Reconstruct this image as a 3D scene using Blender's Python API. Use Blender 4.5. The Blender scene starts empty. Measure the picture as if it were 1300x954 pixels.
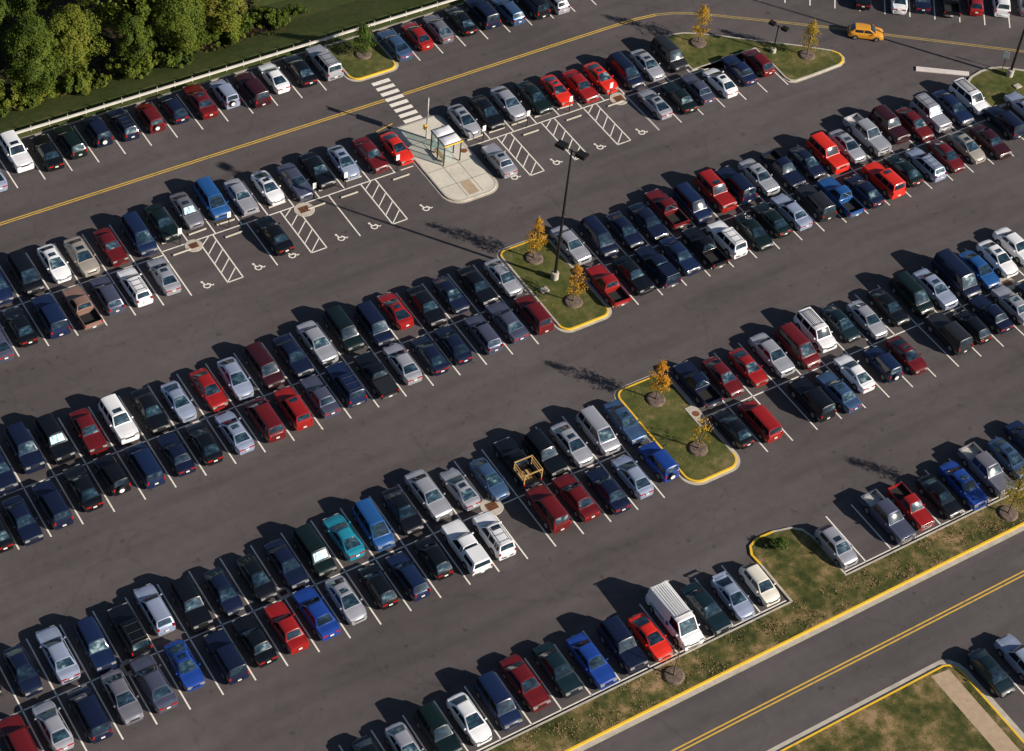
import bpy, bmesh, math, random
from mathutils import Vector, Matrix
R = math.radians
C = bpy.context.scene.collection
SC = bpy.context.scene

# ------------------------------------------------------------------ camera, sky, sun, exposure
cam_d = bpy.data.cameras.new('camera'); cam = bpy.data.objects.new('camera', cam_d); C.objects.link(cam)
SC.camera = cam
PIT, ROL, YAW, HGT = R(45.9465216), R(-6.66123606), R(36.54063134), 130.48984355
cp, sp, cr, sr, cy_, sy_ = math.cos(PIT), math.sin(PIT), math.cos(ROL), math.sin(ROL), math.cos(YAW), math.sin(YAW)
fw = Vector((sy_*cp, cy_*cp, -sp)); up0 = Vector((sy_*sp, cy_*sp, cp)); rt0 = Vector((cy_, -sy_, 0))
rt = rt0*cr - up0*sr; up = rt0*sr + up0*cr
M = Matrix((rt, up, -fw)).transposed().to_4x4(); M.translation = Vector((0, 0, HGT))
cam.matrix_world = M
cam_d.sensor_fit = 'HORIZONTAL'; cam_d.sensor_width = 36; cam_d.lens = 36*2553.188/1300
cam_d.shift_y = -46/1300
cam_d.clip_start = 1; cam_d.clip_end = 6000

SUN_EL, SUN_AZ = 25.5, -53.5          # azimuth counted from +X towards +Y
w = bpy.data.worlds.new('World'); SC.world = w; w.use_nodes = True
nt = w.node_tree; bg = nt.nodes['Background']
sky = nt.nodes.new('ShaderNodeTexSky'); sky.sky_type = 'NISHITA'; sky.sun_disc = False
sky.sun_elevation = R(SUN_EL); sky.sun_rotation = R(90 - SUN_AZ)
sky.air_density = .85; sky.dust_density = .6
nt.links.new(sky.outputs[0], bg.inputs[0]); bg.inputs[1].default_value = 0.05
sd = bpy.data.lights.new('sun', 'SUN'); sd.energy = 5.0; sd.angle = R(0.55); sd.color = (1.0, 0.90, 0.78)
so = bpy.data.objects.new('sun', sd); C.objects.link(so)
dirv = Vector((math.cos(R(SUN_AZ))*math.cos(R(SUN_EL)), math.sin(R(SUN_AZ))*math.cos(R(SUN_EL)), math.sin(R(SUN_EL))))
so.rotation_euler = dirv.to_track_quat('Z', 'Y').to_euler(); so.location = (100, 60, 120)
SC.view_settings.view_transform = 'Standard'; SC.view_settings.look = 'None'
SC.view_settings.exposure = 0.42; SC.view_settings.gamma = 1
SC.render.engine = 'CYCLES'

# ------------------------------------------------------------------ materials
def mat(name, col, rough=.6, metal=0., coat=0., spec=None):
    m = bpy.data.materials.new(name); m.use_nodes = True
    b = m.node_tree.nodes['Principled BSDF']
    b.inputs['Base Color'].default_value = (*col, 1); b.inputs['Roughness'].default_value = rough
    b.inputs['Metallic'].default_value = metal
    if coat: b.inputs['Coat Weight'].default_value = coat; b.inputs['Coat Roughness'].default_value = .06
    if spec is not None: b.inputs['Specular IOR Level'].default_value = spec
    return m
def noise_mat(name, cols, scales, rough=.85, bump=0., stretch=(1, 1, 1), spec=.3, detail=6):
    """cols: list of (position, colour); scales: [(scale, weight)...] summed noises, all in object metres"""
    m = mat(name, cols[0][1], rough, spec=spec); t = m.node_tree; b = t.nodes['Principled BSDF']
    tc = t.nodes.new('ShaderNodeTexCoord'); mp = t.nodes.new('ShaderNodeMapping'); mp.inputs['Scale'].default_value = stretch
    t.links.new(tc.outputs['Object'], mp.inputs[0])
    acc = None; tot = sum(x[1] for x in scales)
    for s, wt in scales:
        n = t.nodes.new('ShaderNodeTexNoise'); n.inputs['Scale'].default_value = s; n.inputs['Detail'].default_value = detail
        t.links.new(mp.outputs[0], n.inputs[0])
        mu = t.nodes.new('ShaderNodeMath'); mu.operation = 'MULTIPLY'; mu.inputs[1].default_value = wt/tot
        t.links.new(n.outputs['Fac'], mu.inputs[0])
        if acc is None: acc = mu
        else:
            ad = t.nodes.new('ShaderNodeMath'); ad.operation = 'ADD'
            t.links.new(acc.outputs[0], ad.inputs[0]); t.links.new(mu.outputs[0], ad.inputs[1]); acc = ad
    r = t.nodes.new('ShaderNodeValToRGB'); t.links.new(acc.outputs[0], r.inputs[0])
    e = r.color_ramp.elements
    while len(e) < len(cols): e.new(.5)
    for k, (p_, c_) in enumerate(cols): e[k].position = p_; e[k].color = (*c_, 1)
    t.links.new(r.outputs[0], b.inputs['Base Color'])
    if bump:
        bp = t.nodes.new('ShaderNodeBump'); bp.inputs['Strength'].default_value = bump; bp.inputs['Distance'].default_value = .05
        t.links.new(acc.outputs[0], bp.inputs['Height']); t.links.new(bp.outputs[0], b.inputs['Normal'])
    return m

def asphalt_mat(name, tint):
    m = mat(name, (.05, .05, .05), .85, spec=.25); t = m.node_tree; b = t.nodes['Principled BSDF']
    L = t.links.new; N = t.nodes.new
    tc = N('ShaderNodeTexCoord')
    def noise(scale, detail, st=(1, 1, 1)):
        mp = N('ShaderNodeMapping'); mp.inputs['Scale'].default_value = st; L(tc.outputs['Object'], mp.inputs[0])
        n = N('ShaderNodeTexNoise'); n.inputs['Scale'].default_value = scale; n.inputs['Detail'].default_value = detail
        L(mp.outputs[0], n.inputs[0]); return n.outputs['Fac']
    def ramp(f, pts):
        r = N('ShaderNodeValToRGB'); L(f, r.inputs[0]); e = r.color_ramp.elements
        while len(e) < len(pts): e.new(.5)
        for k, (p_, v) in enumerate(pts): e[k].position = p_; e[k].color = (v, v, v, 1)
        return r.outputs[0]
    def mul(a, b_):
        x = N('ShaderNodeMix'); x.data_type = 'RGBA'; x.blend_type = 'MULTIPLY'; x.inputs[0].default_value = 1
        L(a, x.inputs[6]); L(b_, x.inputs[7]); return x.outputs[2]
    base = N('ShaderNodeRGB'); base.outputs[0].default_value = (*tint, 1)
    c = mul(base.outputs[0], ramp(noise(.045, 3), [(.3, .84), (.7, 1.12)]))
    c = mul(c, ramp(noise(.35, 5, (.22, 1.6, 1)), [(.3, .80), (.5, .98), (.75, 1.14)]))      # wheel paths along the aisles
    c = mul(c, ramp(noise(.9, 6), [(.25, .90), (.6, 1.04)]))
    c = mul(c, ramp(noise(14, 3), [(.3, .88), (.7, 1.1)]))
    c = mul(c, ramp(noise(1.1, 2), [(.0, .55), (.27, .72), (.34, 1)]))                       # oil stains
    v = N('ShaderNodeTexVoronoi'); v.feature = 'DISTANCE_TO_EDGE'; v.inputs['Scale'].default_value = .11
    mp = N('ShaderNodeMapping'); L(tc.outputs['Object'], mp.inputs[0])
    nz = N('ShaderNodeTexNoise'); nz.inputs['Scale'].default_value = .8; nz.inputs['Detail'].default_value = 5; L(tc.outputs['Object'], nz.inputs[0])
    va = N('ShaderNodeVectorMath'); va.operation = 'MULTIPLY_ADD'; va.inputs[1].default_value = (2.2, 2.2, 0); L(nz.outputs['Color'], va.inputs[0]); L(mp.outputs[0], va.inputs[2])
    L(va.outputs[0], v.inputs['Vector'])
    c = mul(c, ramp(v.outputs['Distance'], [(.0, .82), (.004, .93), (.012, 1)]))             # hairline cracks
    L(c, b.inputs['Base Color'])
    bp = N('ShaderNodeBump'); bp.inputs['Strength'].default_value = .25; bp.inputs['Distance'].default_value = .02
    L(noise(18, 3), bp.inputs['Height']); L(bp.outputs[0], b.inputs['Normal'])
    return m
M_asph = asphalt_mat('asphalt', (.096, .084, .085))
M_road = asphalt_mat('road asphalt', (.102, .091, .091))
M_white = noise_mat('white road paint', [(.34, (.36, .34, .31)), (.44, (.82, .78, .70))], [(3, 1), (14, 1)], .7)
M_yel = noise_mat('yellow road paint', [(.34, (.28, .20, .07)), (.48, (.66, .42, .07))], [(2, 1), (12, 1)], .7)
M_yelf = noise_mat('faded yellow road paint', [(.34, (.17, .14, .07)), (.5, (.40, .29, .09))], [(2, 1), (12, 1)], .7)
M_kyel = noise_mat('yellow kerb paint', [(.33, (.45, .33, .12)), (.45, (.82, .50, .035))], [(1.5, 1), (9, 1)], .6)
M_conc = noise_mat('concrete', [(.3, (.34, .31, .26)), (.6, (.52, .48, .41))], [(1.2, 1), (9, .6)], .85, .1)
M_concd = noise_mat('old concrete', [(.3, (.20, .18, .155)), (.6, (.34, .31, .27))], [(1.2, 1), (9, .6)], .85, .1)
M_walk = noise_mat('sidewalk concrete', [(.3, (.50, .46, .39)), (.6, (.66, .62, .53))], [(.5, 1), (5, .6)], .85, .1)
M_tan = noise_mat('tan tactile pad', [(.3, (.36, .26, .18)), (.6, (.46, .35, .24))], [(2, 1), (9, .6)], .85, .1)
M_joint = mat('joint', (.16, .14, .12), .9)
M_lawn = noise_mat('lawn', [(.36, (.036, .048, .014)), (.46, (.070, .083, .024)), (.55, (.115, .112, .040)), (.64, (.23, .17, .085))], [(.38, 1.6), (1.5, 1.0), (11, .7)], .95, .9, spec=.1)
M_verge = noise_mat('dry lawn', [(.37, (.03, .040, .013)), (.46, (.062, .070, .022)), (.53, (.14, .115, .045)), (.62, (.33, .22, .12))], [(.36, 1.5), (1.3, 1.1), (9, .8)], .95, .9, spec=.1)
M_bank = noise_mat('green bank grass', [(.3, (.030, .048, .014)), (.5, (.065, .085, .025)), (.7, (.12, .11, .045))], [(.2, 1), (1.5, .8), (9, .7)], .95, .9, spec=.1)  # mottled greens of the bank grass, varying at random
M_mulch = noise_mat('bark mulch', [(.35, (.05, .036, .03)), (.6, (.20, .15, .12))], [(3, 1), (18, 1)], .95, .8)
M_rust = noise_mat('rusty iron', [(.3, (.10, .035, .015)), (.6, (.26, .10, .04))], [(5, 1), (20, 1)], .8)
M_steel = mat('galvanised steel', (.55, .54, .50), .5, .3)
M_rail = noise_mat('weathered rail', [(.3, (.40, .39, .35)), (.6, (.54, .52, .47))], [(1, 1), (8, .6)], .6)
M_dark = mat('dark bronze metal', (.018, .016, .015), .45, .3)
M_lens = mat('lamp lens', (.35, .36, .38), .2)
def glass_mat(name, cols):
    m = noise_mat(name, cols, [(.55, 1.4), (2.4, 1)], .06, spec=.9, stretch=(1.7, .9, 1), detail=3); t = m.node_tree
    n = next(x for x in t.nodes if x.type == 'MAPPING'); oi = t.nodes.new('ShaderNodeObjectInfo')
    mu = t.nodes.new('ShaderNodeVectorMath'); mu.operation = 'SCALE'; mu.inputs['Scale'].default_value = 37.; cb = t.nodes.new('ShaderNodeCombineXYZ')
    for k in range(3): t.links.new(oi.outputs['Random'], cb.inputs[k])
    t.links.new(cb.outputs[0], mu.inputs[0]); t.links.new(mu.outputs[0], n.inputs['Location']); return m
M_glass = glass_mat('car glass', [(.40, (.005, .011, .020)), (.52, (.015, .036, .058)), (.59, (.045, .085, .115)), (.67, (.24, .33, .33))])  # pale blue patches paint sky reflections and glimpsed interior into the glass colour
M_side = mat('side glass', (.008, .010, .012), .08, 0, spec=.7)
M_tyre = mat('tyre rubber', (.012, .012, .012), .85)
M_rim = mat('alloy rim', (.45, .45, .46), .3, .7)
M_trim = mat('black trim', (.015, .015, .016), .6)
M_chrome = mat('chrome', (.75, .74, .72), .16, .95)
M_head = mat('headlight lens', (.42, .42, .40), .1, .3, 1)
M_tail = mat('tail light lens', (.40, .010, .006), .2, 0, .6)
M_amber = mat('amber lens', (.75, .25, .02), .2, 0, .6)
M_plate = mat('number plate', (.72, .72, .68), .5)
M_shade = noise_mat('folded sun shade', [(.42, (.25, .42, .50)), (.52, (.62, .78, .82))], [(3.2, 1)], .25, stretch=(.3, 2.2, 1))
M_liner = mat('bed liner', (.012, .012, .013), .85)
M_wood = noise_mat('weathered timber', [(.3, (.30, .17, .06)), (.6, (.50, .32, .13))], [(2, 1), (12, .5)], .8)
M_signw = mat('white sign face', (.82, .82, .80), .5)
M_signb = mat('blue sign face', (.02, .07, .28), .5)
M_bark = noise_mat('bark', [(.3, (.05, .04, .03)), (.6, (.14, .11, .08))], [(6, 1)], .9)
M_mirrorlit = mat('tinted glass', (.30, .36, .36), .08, 0, spec=.8)

PAINT = dict(black=(.004, .005, .008), dark_navy=(.006, .011, .036), navy=(.008, .018, .062), blue=(.016, .085, .27),
  bright_blue=(.012, .050, .27), light_blue=(.35, .41, .56), steel_blue=(.055, .11, .22), slate=(.085, .095, .15), silver=(.40, .41, .46),
  grey=(.19, .19, .23), charcoal=(.028, .030, .036), white=(.78, .79, .82), ivory=(.76, .72, .62), tan=(.42, .38, .33),
  dark_green=(.004, .012, .012), teal=(.015, .22, .32), dark_teal=(.006, .018, .026), dark_red=(.12, .008, .010), red=(.29, .012, .011),
  bright_red=(.66, .026, .012), maroon=(.036, .006, .010), brown=(.24, .145, .115), orange=(.72, .32, .03))
WORD = dict(dark_navy='dark navy', bright_blue='bright blue', light_blue='light blue', steel_blue='steel blue', slate='slate blue',
  dark_green='dark green', dark_teal='dark teal', dark_red='dark red', bright_red='bright red')
PM = {}
for k_, c_ in PAINT.items():
    metal = .35 if k_ in ('silver', 'grey', 'light_blue', 'slate', 'tan', 'steel_blue', 'charcoal') else 0.05
    PM[k_] = mat('paint_' + k_, c_, .34, metal, .75, .4)

# ------------------------------------------------------------------ helpers
def obj(name, bm, m, parent=None, loc=None, smooth=None):
    me = bpy.data.meshes.new(name)
    bmesh.ops.recalc_face_normals(bm, faces=bm.faces)
    bm.to_mesh(me); bm.free()
    for mm in (m if isinstance(m, (list, tuple)) else [m]): me.materials.append(mm)
    if smooth is not None:
        me.polygons.foreach_set('use_smooth', [True]*len(me.polygons))
        me.set_sharp_from_angle(angle=R(smooth))
    o = bpy.data.objects.new(name, me); C.objects.link(o)
    if parent: o.parent = parent
    if loc: o.location = loc
    return o
def tag(o, label, cat=None, group=None, kind=None):
    if label: o['label'] = label
    if cat: o['category'] = cat
    if group: o['group'] = group
    if kind: o['kind'] = kind
    return o
def struct(name, bm, m, smooth=None):
    o = obj(name, bm, m, smooth=smooth); o['kind'] = 'structure'; return o
def empty(name, loc=(0, 0, 0), rz=0):
    o = bpy.data.objects.new(name, None); C.objects.link(o); o.location = loc; o.rotation_euler = (0, 0, rz)
    o.empty_display_size = .3
    return o
def box(bm, x0, x1, y0, y1, z0, z1, mi=0, bev=0.):
    vs = [bm.verts.new(p) for p in [(x0,y0,z0),(x1,y0,z0),(x1,y1,z0),(x0,y1,z0),(x0,y0,z1),(x1,y0,z1),(x1,y1,z1),(x0,y1,z1)]]
    fs = [bm.faces.new([vs[i] for i in q]) for q in [(3,2,1,0),(4,5,6,7),(0,1,5,4),(1,2,6,5),(2,3,7,6),(3,0,4,7)]]
    for f in fs: f.material_index = mi
    if bev:
        es = {e for f in fs for e in f.edges}
        bmesh.ops.bevel(bm, geom=list(es), offset=bev, segments=2, affect='EDGES')
    return fs
def quad(bm, pts, mi=0):
    f = bm.faces.new([bm.verts.new(p) for p in pts]); f.material_index = mi; return f
def strip(bm, a, b, wd, z, mi=0):
    a = Vector((*a, 0)); b = Vector((*b, 0)); d = (b-a).normalized(); n = Vector((-d.y, d.x, 0))*wd/2
    quad(bm, [(p.x, p.y, z) for p in (a-n, b-n, b+n, a+n)], mi)
def tube(bm, pts, rads, n=8, caps=True):
    rings = []
    for i, p in enumerate(pts):
        p = Vector(p); q = Vector(pts[min(i+1, len(pts)-1)]) - Vector(pts[max(i-1, 0)])
        q.normalize(); a = q.orthogonal().normalized(); b = q.cross(a)
        if abs(q.z) > .9: a = Vector((1, 0, 0)); b = q.cross(a).normalized(); a = b.cross(q)
        rings.append([bm.verts.new(p + (a*math.cos(2*math.pi*k/n) + b*math.sin(2*math.pi*k/n))*rads[i]) for k in range(n)])
    for r1, r2 in zip(rings, rings[1:]):
        for k in range(n): bm.faces.new((r1[k], r1[(k+1) % n], r2[(k+1) % n], r2[k]))
    if caps: bm.faces.new(rings[0][::-1]); bm.faces.new(rings[-1])
def disc(bm, cx, cy, z, r, n=24, mi=0):
    f = bm.faces.new([bm.verts.new((cx+r*math.cos(2*math.pi*k/n), cy+r*math.sin(2*math.pi*k/n), z)) for k in range(n)]); f.material_index = mi
def ring(bm, cx, cy, z, r0, r1, a0=0, a1=360, n=24, mi=0):
    for k in range(n):
        t0 = R(a0+(a1-a0)*k/n); t1 = R(a0+(a1-a0)*(k+1)/n)
        quad(bm, [(cx+r0*math.cos(t0), cy+r0*math.sin(t0), z), (cx+r1*math.cos(t0), cy+r1*math.sin(t0), z), (cx+r1*math.cos(t1), cy+r1*math.sin(t1), z), (cx+r0*math.cos(t1), cy+r0*math.sin(t1), z)], mi)
def arc(cx, cy, r, a0, a1, n=8):
    return [(cx+r*math.cos(R(a0+(a1-a0)*k/n)), cy+r*math.sin(R(a0+(a1-a0)*k/n))) for k in range(n+1)]
def rrect(u0, v0, u1, v1, bl, br, tr, tl):
    P = []
    P += arc(u0+bl, v0+bl, bl, 180, 270) if bl else [(u0, v0)]
    P += arc(u1-br, v0+br, br, 270, 360) if br else [(u1, v0)]
    P += arc(u1-tr, v1-tr, tr, 0, 90) if tr else [(u1, v1)]
    P += arc(u0+tl, v1-tl, tl, 90, 180) if tl else [(u0, v1)]
    return P
def inset(P, d):
    n = len(P); out = []
    for i in range(n):
        a, b, c = Vector(P[i-1]), Vector(P[i]), Vector(P[(i+1) % n])
        e1 = (b-a).normalized(); e2 = (c-b).normalized()
        n1 = Vector((-e1.y, e1.x)); n2 = Vector((-e2.y, e2.x)); m_ = n1+n2
        m_ = m_/max(.5, m_.dot(n1)) if m_.length > 1e-6 else n1
        out.append(tuple(b + m_*d))
    return out
def ringmesh(P, d0, d1, z0, z1, zb=0., colour=None):
    """raised band between two insets of an outline"""
    bm = bmesh.new(); A = inset(P, d0) if d0 else P; B = inset(P, d1); n = len(P)
    va = [bm.verts.new((*p, z1)) for p in A]; vb = [bm.verts.new((*p, z1)) for p in B]
    fa = [bm.verts.new((*p, zb)) for p in A] if z1-zb > .02 else None
    for i in range(n):
        j = (i+1) % n
        f = bm.faces.new((va[i], va[j], vb[j], vb[i]))
        mi = colour((A[i][0]+A[j][0])/2, (A[i][1]+A[j][1])/2) if colour else 0
        f.material_index = mi
        if fa: g = bm.faces.new((fa[i], fa[j], va[j], va[i])); g.material_index = mi
    return bm
def fill(P, z, sub=0):
    bm = bmesh.new(); bm.faces.new([bm.verts.new((*p, z)) for p in P]); bmesh.ops.triangulate(bm, faces=bm.faces); return bm

# ------------------------------------------------------------------ ground, asphalt, road
random.seed(7)
bm = bmesh.new()
prof = [(-1500, -.02), (-160, -.02), (147.4, -.02), (148.3, -.10), (150, -.55), (153.5, -1.6), (158, -2.5), (170, -2.9), (1500, -2.9)]
xs = [-1500, -100, 0, 40, 80, 120, 135, 200, 1500]
vv = [[bm.verts.new((x, y, z)) for y, z in prof] for x in xs]
for i in range(len(xs)-1):
    for j in range(len(prof)-1): bm.faces.new((vv[i][j], vv[i+1][j], vv[i+1][j+1], vv[i][j+1]))
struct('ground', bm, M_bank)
bm = bmesh.new(); quad(bm, [(-250, 62.2, 0), (420, 62.2, 0), (420, 147.4, 0), (-250, 147.4, 0)]); struct('parking_lot', bm, M_asph)
bm = bmesh.new(); quad(bm, [(-250, -160, .0), (420, -160, .0), (420, 62.2, .0), (-250, 62.2, .0)]); struct('road', bm, M_road)
bm = bmesh.new(); quad(bm, [(120, 147.4, 0), (420, 147.4, 0), (420, 300, 0), (120, 300, 0)]); struct('parking_lot_far_side', bm, M_asph)

W = 2.7432
bm = bmesh.new(); LW = .125; ZL = .005
def ln(a, b, wd=LW): strip(bm, a, b, wd, ZL)
for k in range(10, 29): ln((k*W-.05, 139.85), (k*W-.05, 145.9))
for k in range(32, 46): ln((k*W-.05, 139.85), (k*W-.05, 145.9))
for k in range(8, 20): ln((k*W+.0, 119.49), (k*W+.0, 131.35))
for k in range(20, 29): ln((k*W, 125.93), (k*W, 131.35))
for k in range(32, 38): ln((k*W, 125.93), (k*W, 131.35))
for k in range(38, 42): ln((k*W-.28, 119.49), (k*W-.28, 131.3))
for k in range(42, 45): ln((k*W-.28, 119.49), (k*W-.28, 125.4))
ln((0, 125.4), (52.1, 125.4)); ln((52.1, 125.87), (60.3, 125.87)); ln((60.3, 125.87), (76.9, 125.87)); ln((85.4, 125.9), (102.3, 125.9)); ln((103.9, 125.45), (120.4, 125.45))
for k in list(range(6, 29)) + list(range(32, 52)): ln((k*W+.18, 99.8), (k*W+.18, 111.35 if k < 50 else 105.5))
ln((10, 105.56), (28*W+.18, 105.56)); ln((85.6, 105.56), (50*W+.18, 105.56))
for k in list(range(4, 29)) + list(range(32, 52)): ln((k*W+.12, 79.65), (k*W+.12, 91.5))
ln((10, 85.54), (28*W+.12, 85.54)); ln((85.5, 85.54), (51*W+.12, 85.54))
for k in list(range(8, 29)) + list(range(32, 52)): ln((k*W+.2, 66.05), (k*W+.2, 71.5))
ln((10, 66.05), (79.6, 66.05)); ln((85.75, 66.05), (141, 66.05))
for k in range(33, 50): ln((k*W+.4, 49), (k*W+.4, 54.5))
# angled row at the far right
ru = Vector((20.2, -14.7)).normalized(); ao = R(52); rd = Vector((math.cos(ao), math.sin(ao)))
for k in range(-4, 14):
    a = Vector((128.8, 131.1)) + ru*2.76*k; ln(tuple(a), tuple(a+rd*6.3))
# hatched aisles between the accessible bays
for u0, u1 in ((55.75, 57.3), (64.35, 65.95), (73.02, 74.62), (88.5, 90.1), (93.75, 95.3), (98.86, 100.43)):
    ln((u0, 119.5), (u0, 125.8)); ln((u1, 119.5), (u1, 125.8)); ln((u0, 119.53), (u1, 119.53))
    for k in range(4): ln((u0+.04, 119.6+1.34*k), (u1-.04, 121.0+1.34*k), .1)
    ln((u0+.04, 119.6+1.34*4), (u0+1.1, 125.8), .1)
for u in (69.5, 60.8): ln((u, 119.48), (u, 125.8))
ln((77.5, 125.9), (78.9, 125.9)); ln((103.9, 119.49), (103.9, 125.4))
# crosswalk
for k in range(8):
    v = 138.55 - .93*k; quad(bm, [(81.36, v-.26, ZL), (83.38, v-.26, ZL), (83.38, v+.26, ZL), (81.36, v+.26, ZL)])
struct('painted_bay_lines', bm, M_white)
# accessible symbols
for x in (53.9, 59.1, 62.6, 67.75, 71.3, 76.95, 86.95, 91.84, 97.04, 102.13):
    bm = bmesh.new(); y = 120.02
    ring(bm, x, y, ZL, .24, .36, 130, 420, 18); disc(bm, x-.22, y+.62, ZL, .12, 12)
    strip(bm, (x-.2, y+.5), (x-.08, y+.12), .13, ZL+.001); strip(bm, (x-.1, y+.16), (x+.3, y+.12), .12, ZL+.002); strip(bm, (x+.28, y+.15), (x+.5, y-.22), .11, ZL+.003); strip(bm, (x+.46, y-.2), (x+.66, y-.1), .1, ZL+.004)
    struct('painted_wheelchair_symbol', bm, M_white)
# yellow centre lines
def poly_off(P, d):
    out = []
    for i, p in enumerate(P):
        a = Vector(P[max(i-1, 0)]); b = Vector(P[min(i+1, len(P)-1)]); t = (b-a).normalized(); out.append(Vector(p)+Vector((-t.y, t.x))*d)
    return out
def band(bm, P, d0, d1, z):
    A, B = poly_off(P, d0), poly_off(P, d1)
    for i in range(len(P)-1): quad(bm, [(*A[i], z), (*A[i+1], z), (*B[i+1], z), (*B[i], z)])
path = [(-60, 135.95), (40, 135.95), (81.3, 135.88)]; path2 = [(83.45, 135.88), (97, 135.9), (105, 135.92), (109.7, 135.9), (112.3, 135.85), (114.6, 135.55), (116.5, 134.95), (118.2, 134.1), (120, 132.95), (122.3, 131.3), (125.6, 129), (130.3, 125.6), (136.7, 120.7), (147.5, 112.55), (175, 92), (240, 43)]
bm = bmesh.new()
def two(bm, P):
    band(bm, P, .07, .19, ZL); band(bm, P, -.19, -.07, ZL)
two(bm, path); two(bm, path2[:6])
b2 = bmesh.new(); two(b2, path2[5:]); struct('painted_centre_lines', b2, M_yelf)
P = [(-100, 58.72), (76.7, 58.75), (99, 58.75), (260, 58.75)]
band(bm, P, .09, .22, ZL); band(bm, P, -.22, -.09, ZL)
strip(bm, (78.2, 132.0), (80.2, 132.35), .12, ZL)
struct('painted_centre_lines', bm, M_yel)

# kerbs and islands
def island(P, top, yellow=None, gutter=.30, kerb=.17, h=.14, name='lawn'):
    if gutter: struct('gutter', ringmesh(P, 0, gutter, 0, .008), M_conc)
    struct('kerb', ringmesh(P, gutter, gutter+kerb, 0, h, colour=yellow), [M_conc, M_kyel])
    struct(name, fill(inset(P, gutter+kerb), h-.01), top)
I0 = rrect(79.45, 139.5, 85.5, 146.45, 1.4, 1.3, 0, 0)
I2 = rrect(79.5, 99.6, 85.45, 111.9, 1.3, 1.3, 1.6, 1.1)
I3 = rrect(79.4, 79.25, 85.42, 91.95, 1.6, 1.6, 1.6, 1.3)
IS = rrect(79.15, 118.95, 85.2, 131.75, 1.9, 1.7, 1.0, .5)
island(I0, M_lawn, lambda x, y: 1 if y < 141 else 0)
island(I2, M_lawn, lambda x, y: 1 if y < 101.6 or y > 110.6 or (x < 81 and y > 109) else 0)
island(I3, M_lawn, lambda x, y: 1 if y < 81.4 or y > 90.2 or x < 80.4 else 0)
island(IS, M_walk, gutter=.25, kerb=.16, name='bus_stop_platform')
I1 = [(112.35, 125.65), (120.6, 125.65), (120.65, 122.5), (120.55, 120.4), (120.8, 119.7), (121.4, 119.35), (124, 119.35), (127.5, 119.45), (128.3, 119.8), (128.8, 120.5), (128.85, 121.3), (128.4, 122.1), (125.9, 124.2), (121.9, 127.2), (118.1, 130.1), (116.8, 131.0), (115.4, 131.75), (114, 132.1), (113, 132.0), (112.45, 131.5)]
island(I1, M_lawn, lambda x, y: 1 if x > 127.6 else 0, gutter=.2)
I5 = [(137.45, 106.4), (150.2, 106.4), (146, 109.4), (144.3, 110.75), (143.3, 111.55), (142.2, 112.0), (140.7, 112.1), (139, 111.8), (137.6, 111.0)]
island(I5, M_lawn, gutter=.0, kerb=.3)
I6 = [(-60, 40), (88.4, 40), (88.4, 53.6), (88.2, 54.4), (87.7, 55.1), (87, 55.4), (-60, 55.4)]
struct('gutter', ringmesh(I6, 0, .55, 0, .01), M_conc)
struct('kerb', ringmesh(I6, .55, .72, 0, .14, colour=lambda x, y: 1), [M_conc, M_kyel])
struct('verge', fill(inset(I6, .72), .13), M_verge)
bm = bmesh.new(); quad(bm, [(85.3, 40.9, .136), (87.0, 40.9, .136), (87.0, 54.3, .136), (85.3, 54.5, .136)]); struct('sidewalk', bm, M_tan)
# verge along the lower edge of the lot: kerb v 65.7, nose island, yellow road kerb
bm = bmesh.new(); quad(bm, [(-60, 62.2, .008), (200, 62.2, .008), (200, 62.66, .008), (-60, 62.66, .008)]); struct('gutter', bm, M_conc)
bm = bmesh.new(); box(bm, -60, 200, 62.66, 62.86, 0, .14, 0, .02); struct('kerb', bm, M_kyel)
bm = bmesh.new(); box(bm, -60, 79.8, 65.62, 65.8, 0, .14, 0, .02); box(bm, 85.65, 200, 65.62, 65.8, 0, .14, 0, .02); struct('kerb', bm, M_conc)
bm = bmesh.new(); quad(bm, [(-60, 62.86, .13), (200, 62.86, .13), (200, 65.62, .13), (-60, 65.62, .13)]); struct('verge', bm, M_verge)
NO = [(85.65, 65.62), (85.65, 70.2), (85.3, 71.3), (84.5, 71.95), (82.9, 72.35), (81.2, 72.4), (80.2, 72.0), (79.75, 71.2), (79.8, 70), (79.8, 65.62)]
bm = bmesh.new(); o_ = [Vector(p) for p in NO]; i_ = [p.lerp(Vector((82.7, 68)), .0) for p in o_]
ctr = Vector((82.7, 69.0)); i_ = []
for k, p in enumerate(o_):
    q = p.copy(); d = (ctr-p).normalized()
    q = Vector((85.47, p.y)) if k == 0 else (Vector((79.98, p.y)) if k == len(o_)-1 else p+d*.21)
    i_.append(q)
for k in range(len(o_)-1):
    mi = 1 if (o_[k].x < 83 and o_[k].y > 71) else 0
    for P4 in ([(*o_[k], .14), (*o_[k+1], .14), (*i_[k+1], .14), (*i_[k], .14)], [(*o_[k], 0), (*o_[k+1], 0), (*o_[k+1], .14), (*o_[k], .14)]): quad(bm, P4, mi)
struct('kerb', bm, [M_conc, M_kyel])
bm = bmesh.new(); f = bm.faces.new([bm.verts.new((*p, .13)) for p in i_]); struct('verge', bm, M_verge)
bm = bmesh.new(); rg = random.Random(8)
for i in range(5200):
    x = rg.uniform(40, 125); y = 62.95+2.55*rg.random()**1.25
    if math.sin(x*1.9)+math.sin(x*.63+y*2)+rg.uniform(-1, 1) < .35: continue
    h = rg.uniform(.07, .20)
    for k in range(3):
        a = rg.uniform(0, 6.28); d = Vector((math.cos(a), math.sin(a), 0))*.03; l_ = Vector((rg.gauss(0, .06), rg.gauss(0, .06), h)); p = Vector((x+rg.gauss(0, .06), y+rg.gauss(0, .04), .125))
        bm.faces.new([bm.verts.new(q) for q in (p-d, p+d, p+l_)])
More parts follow.
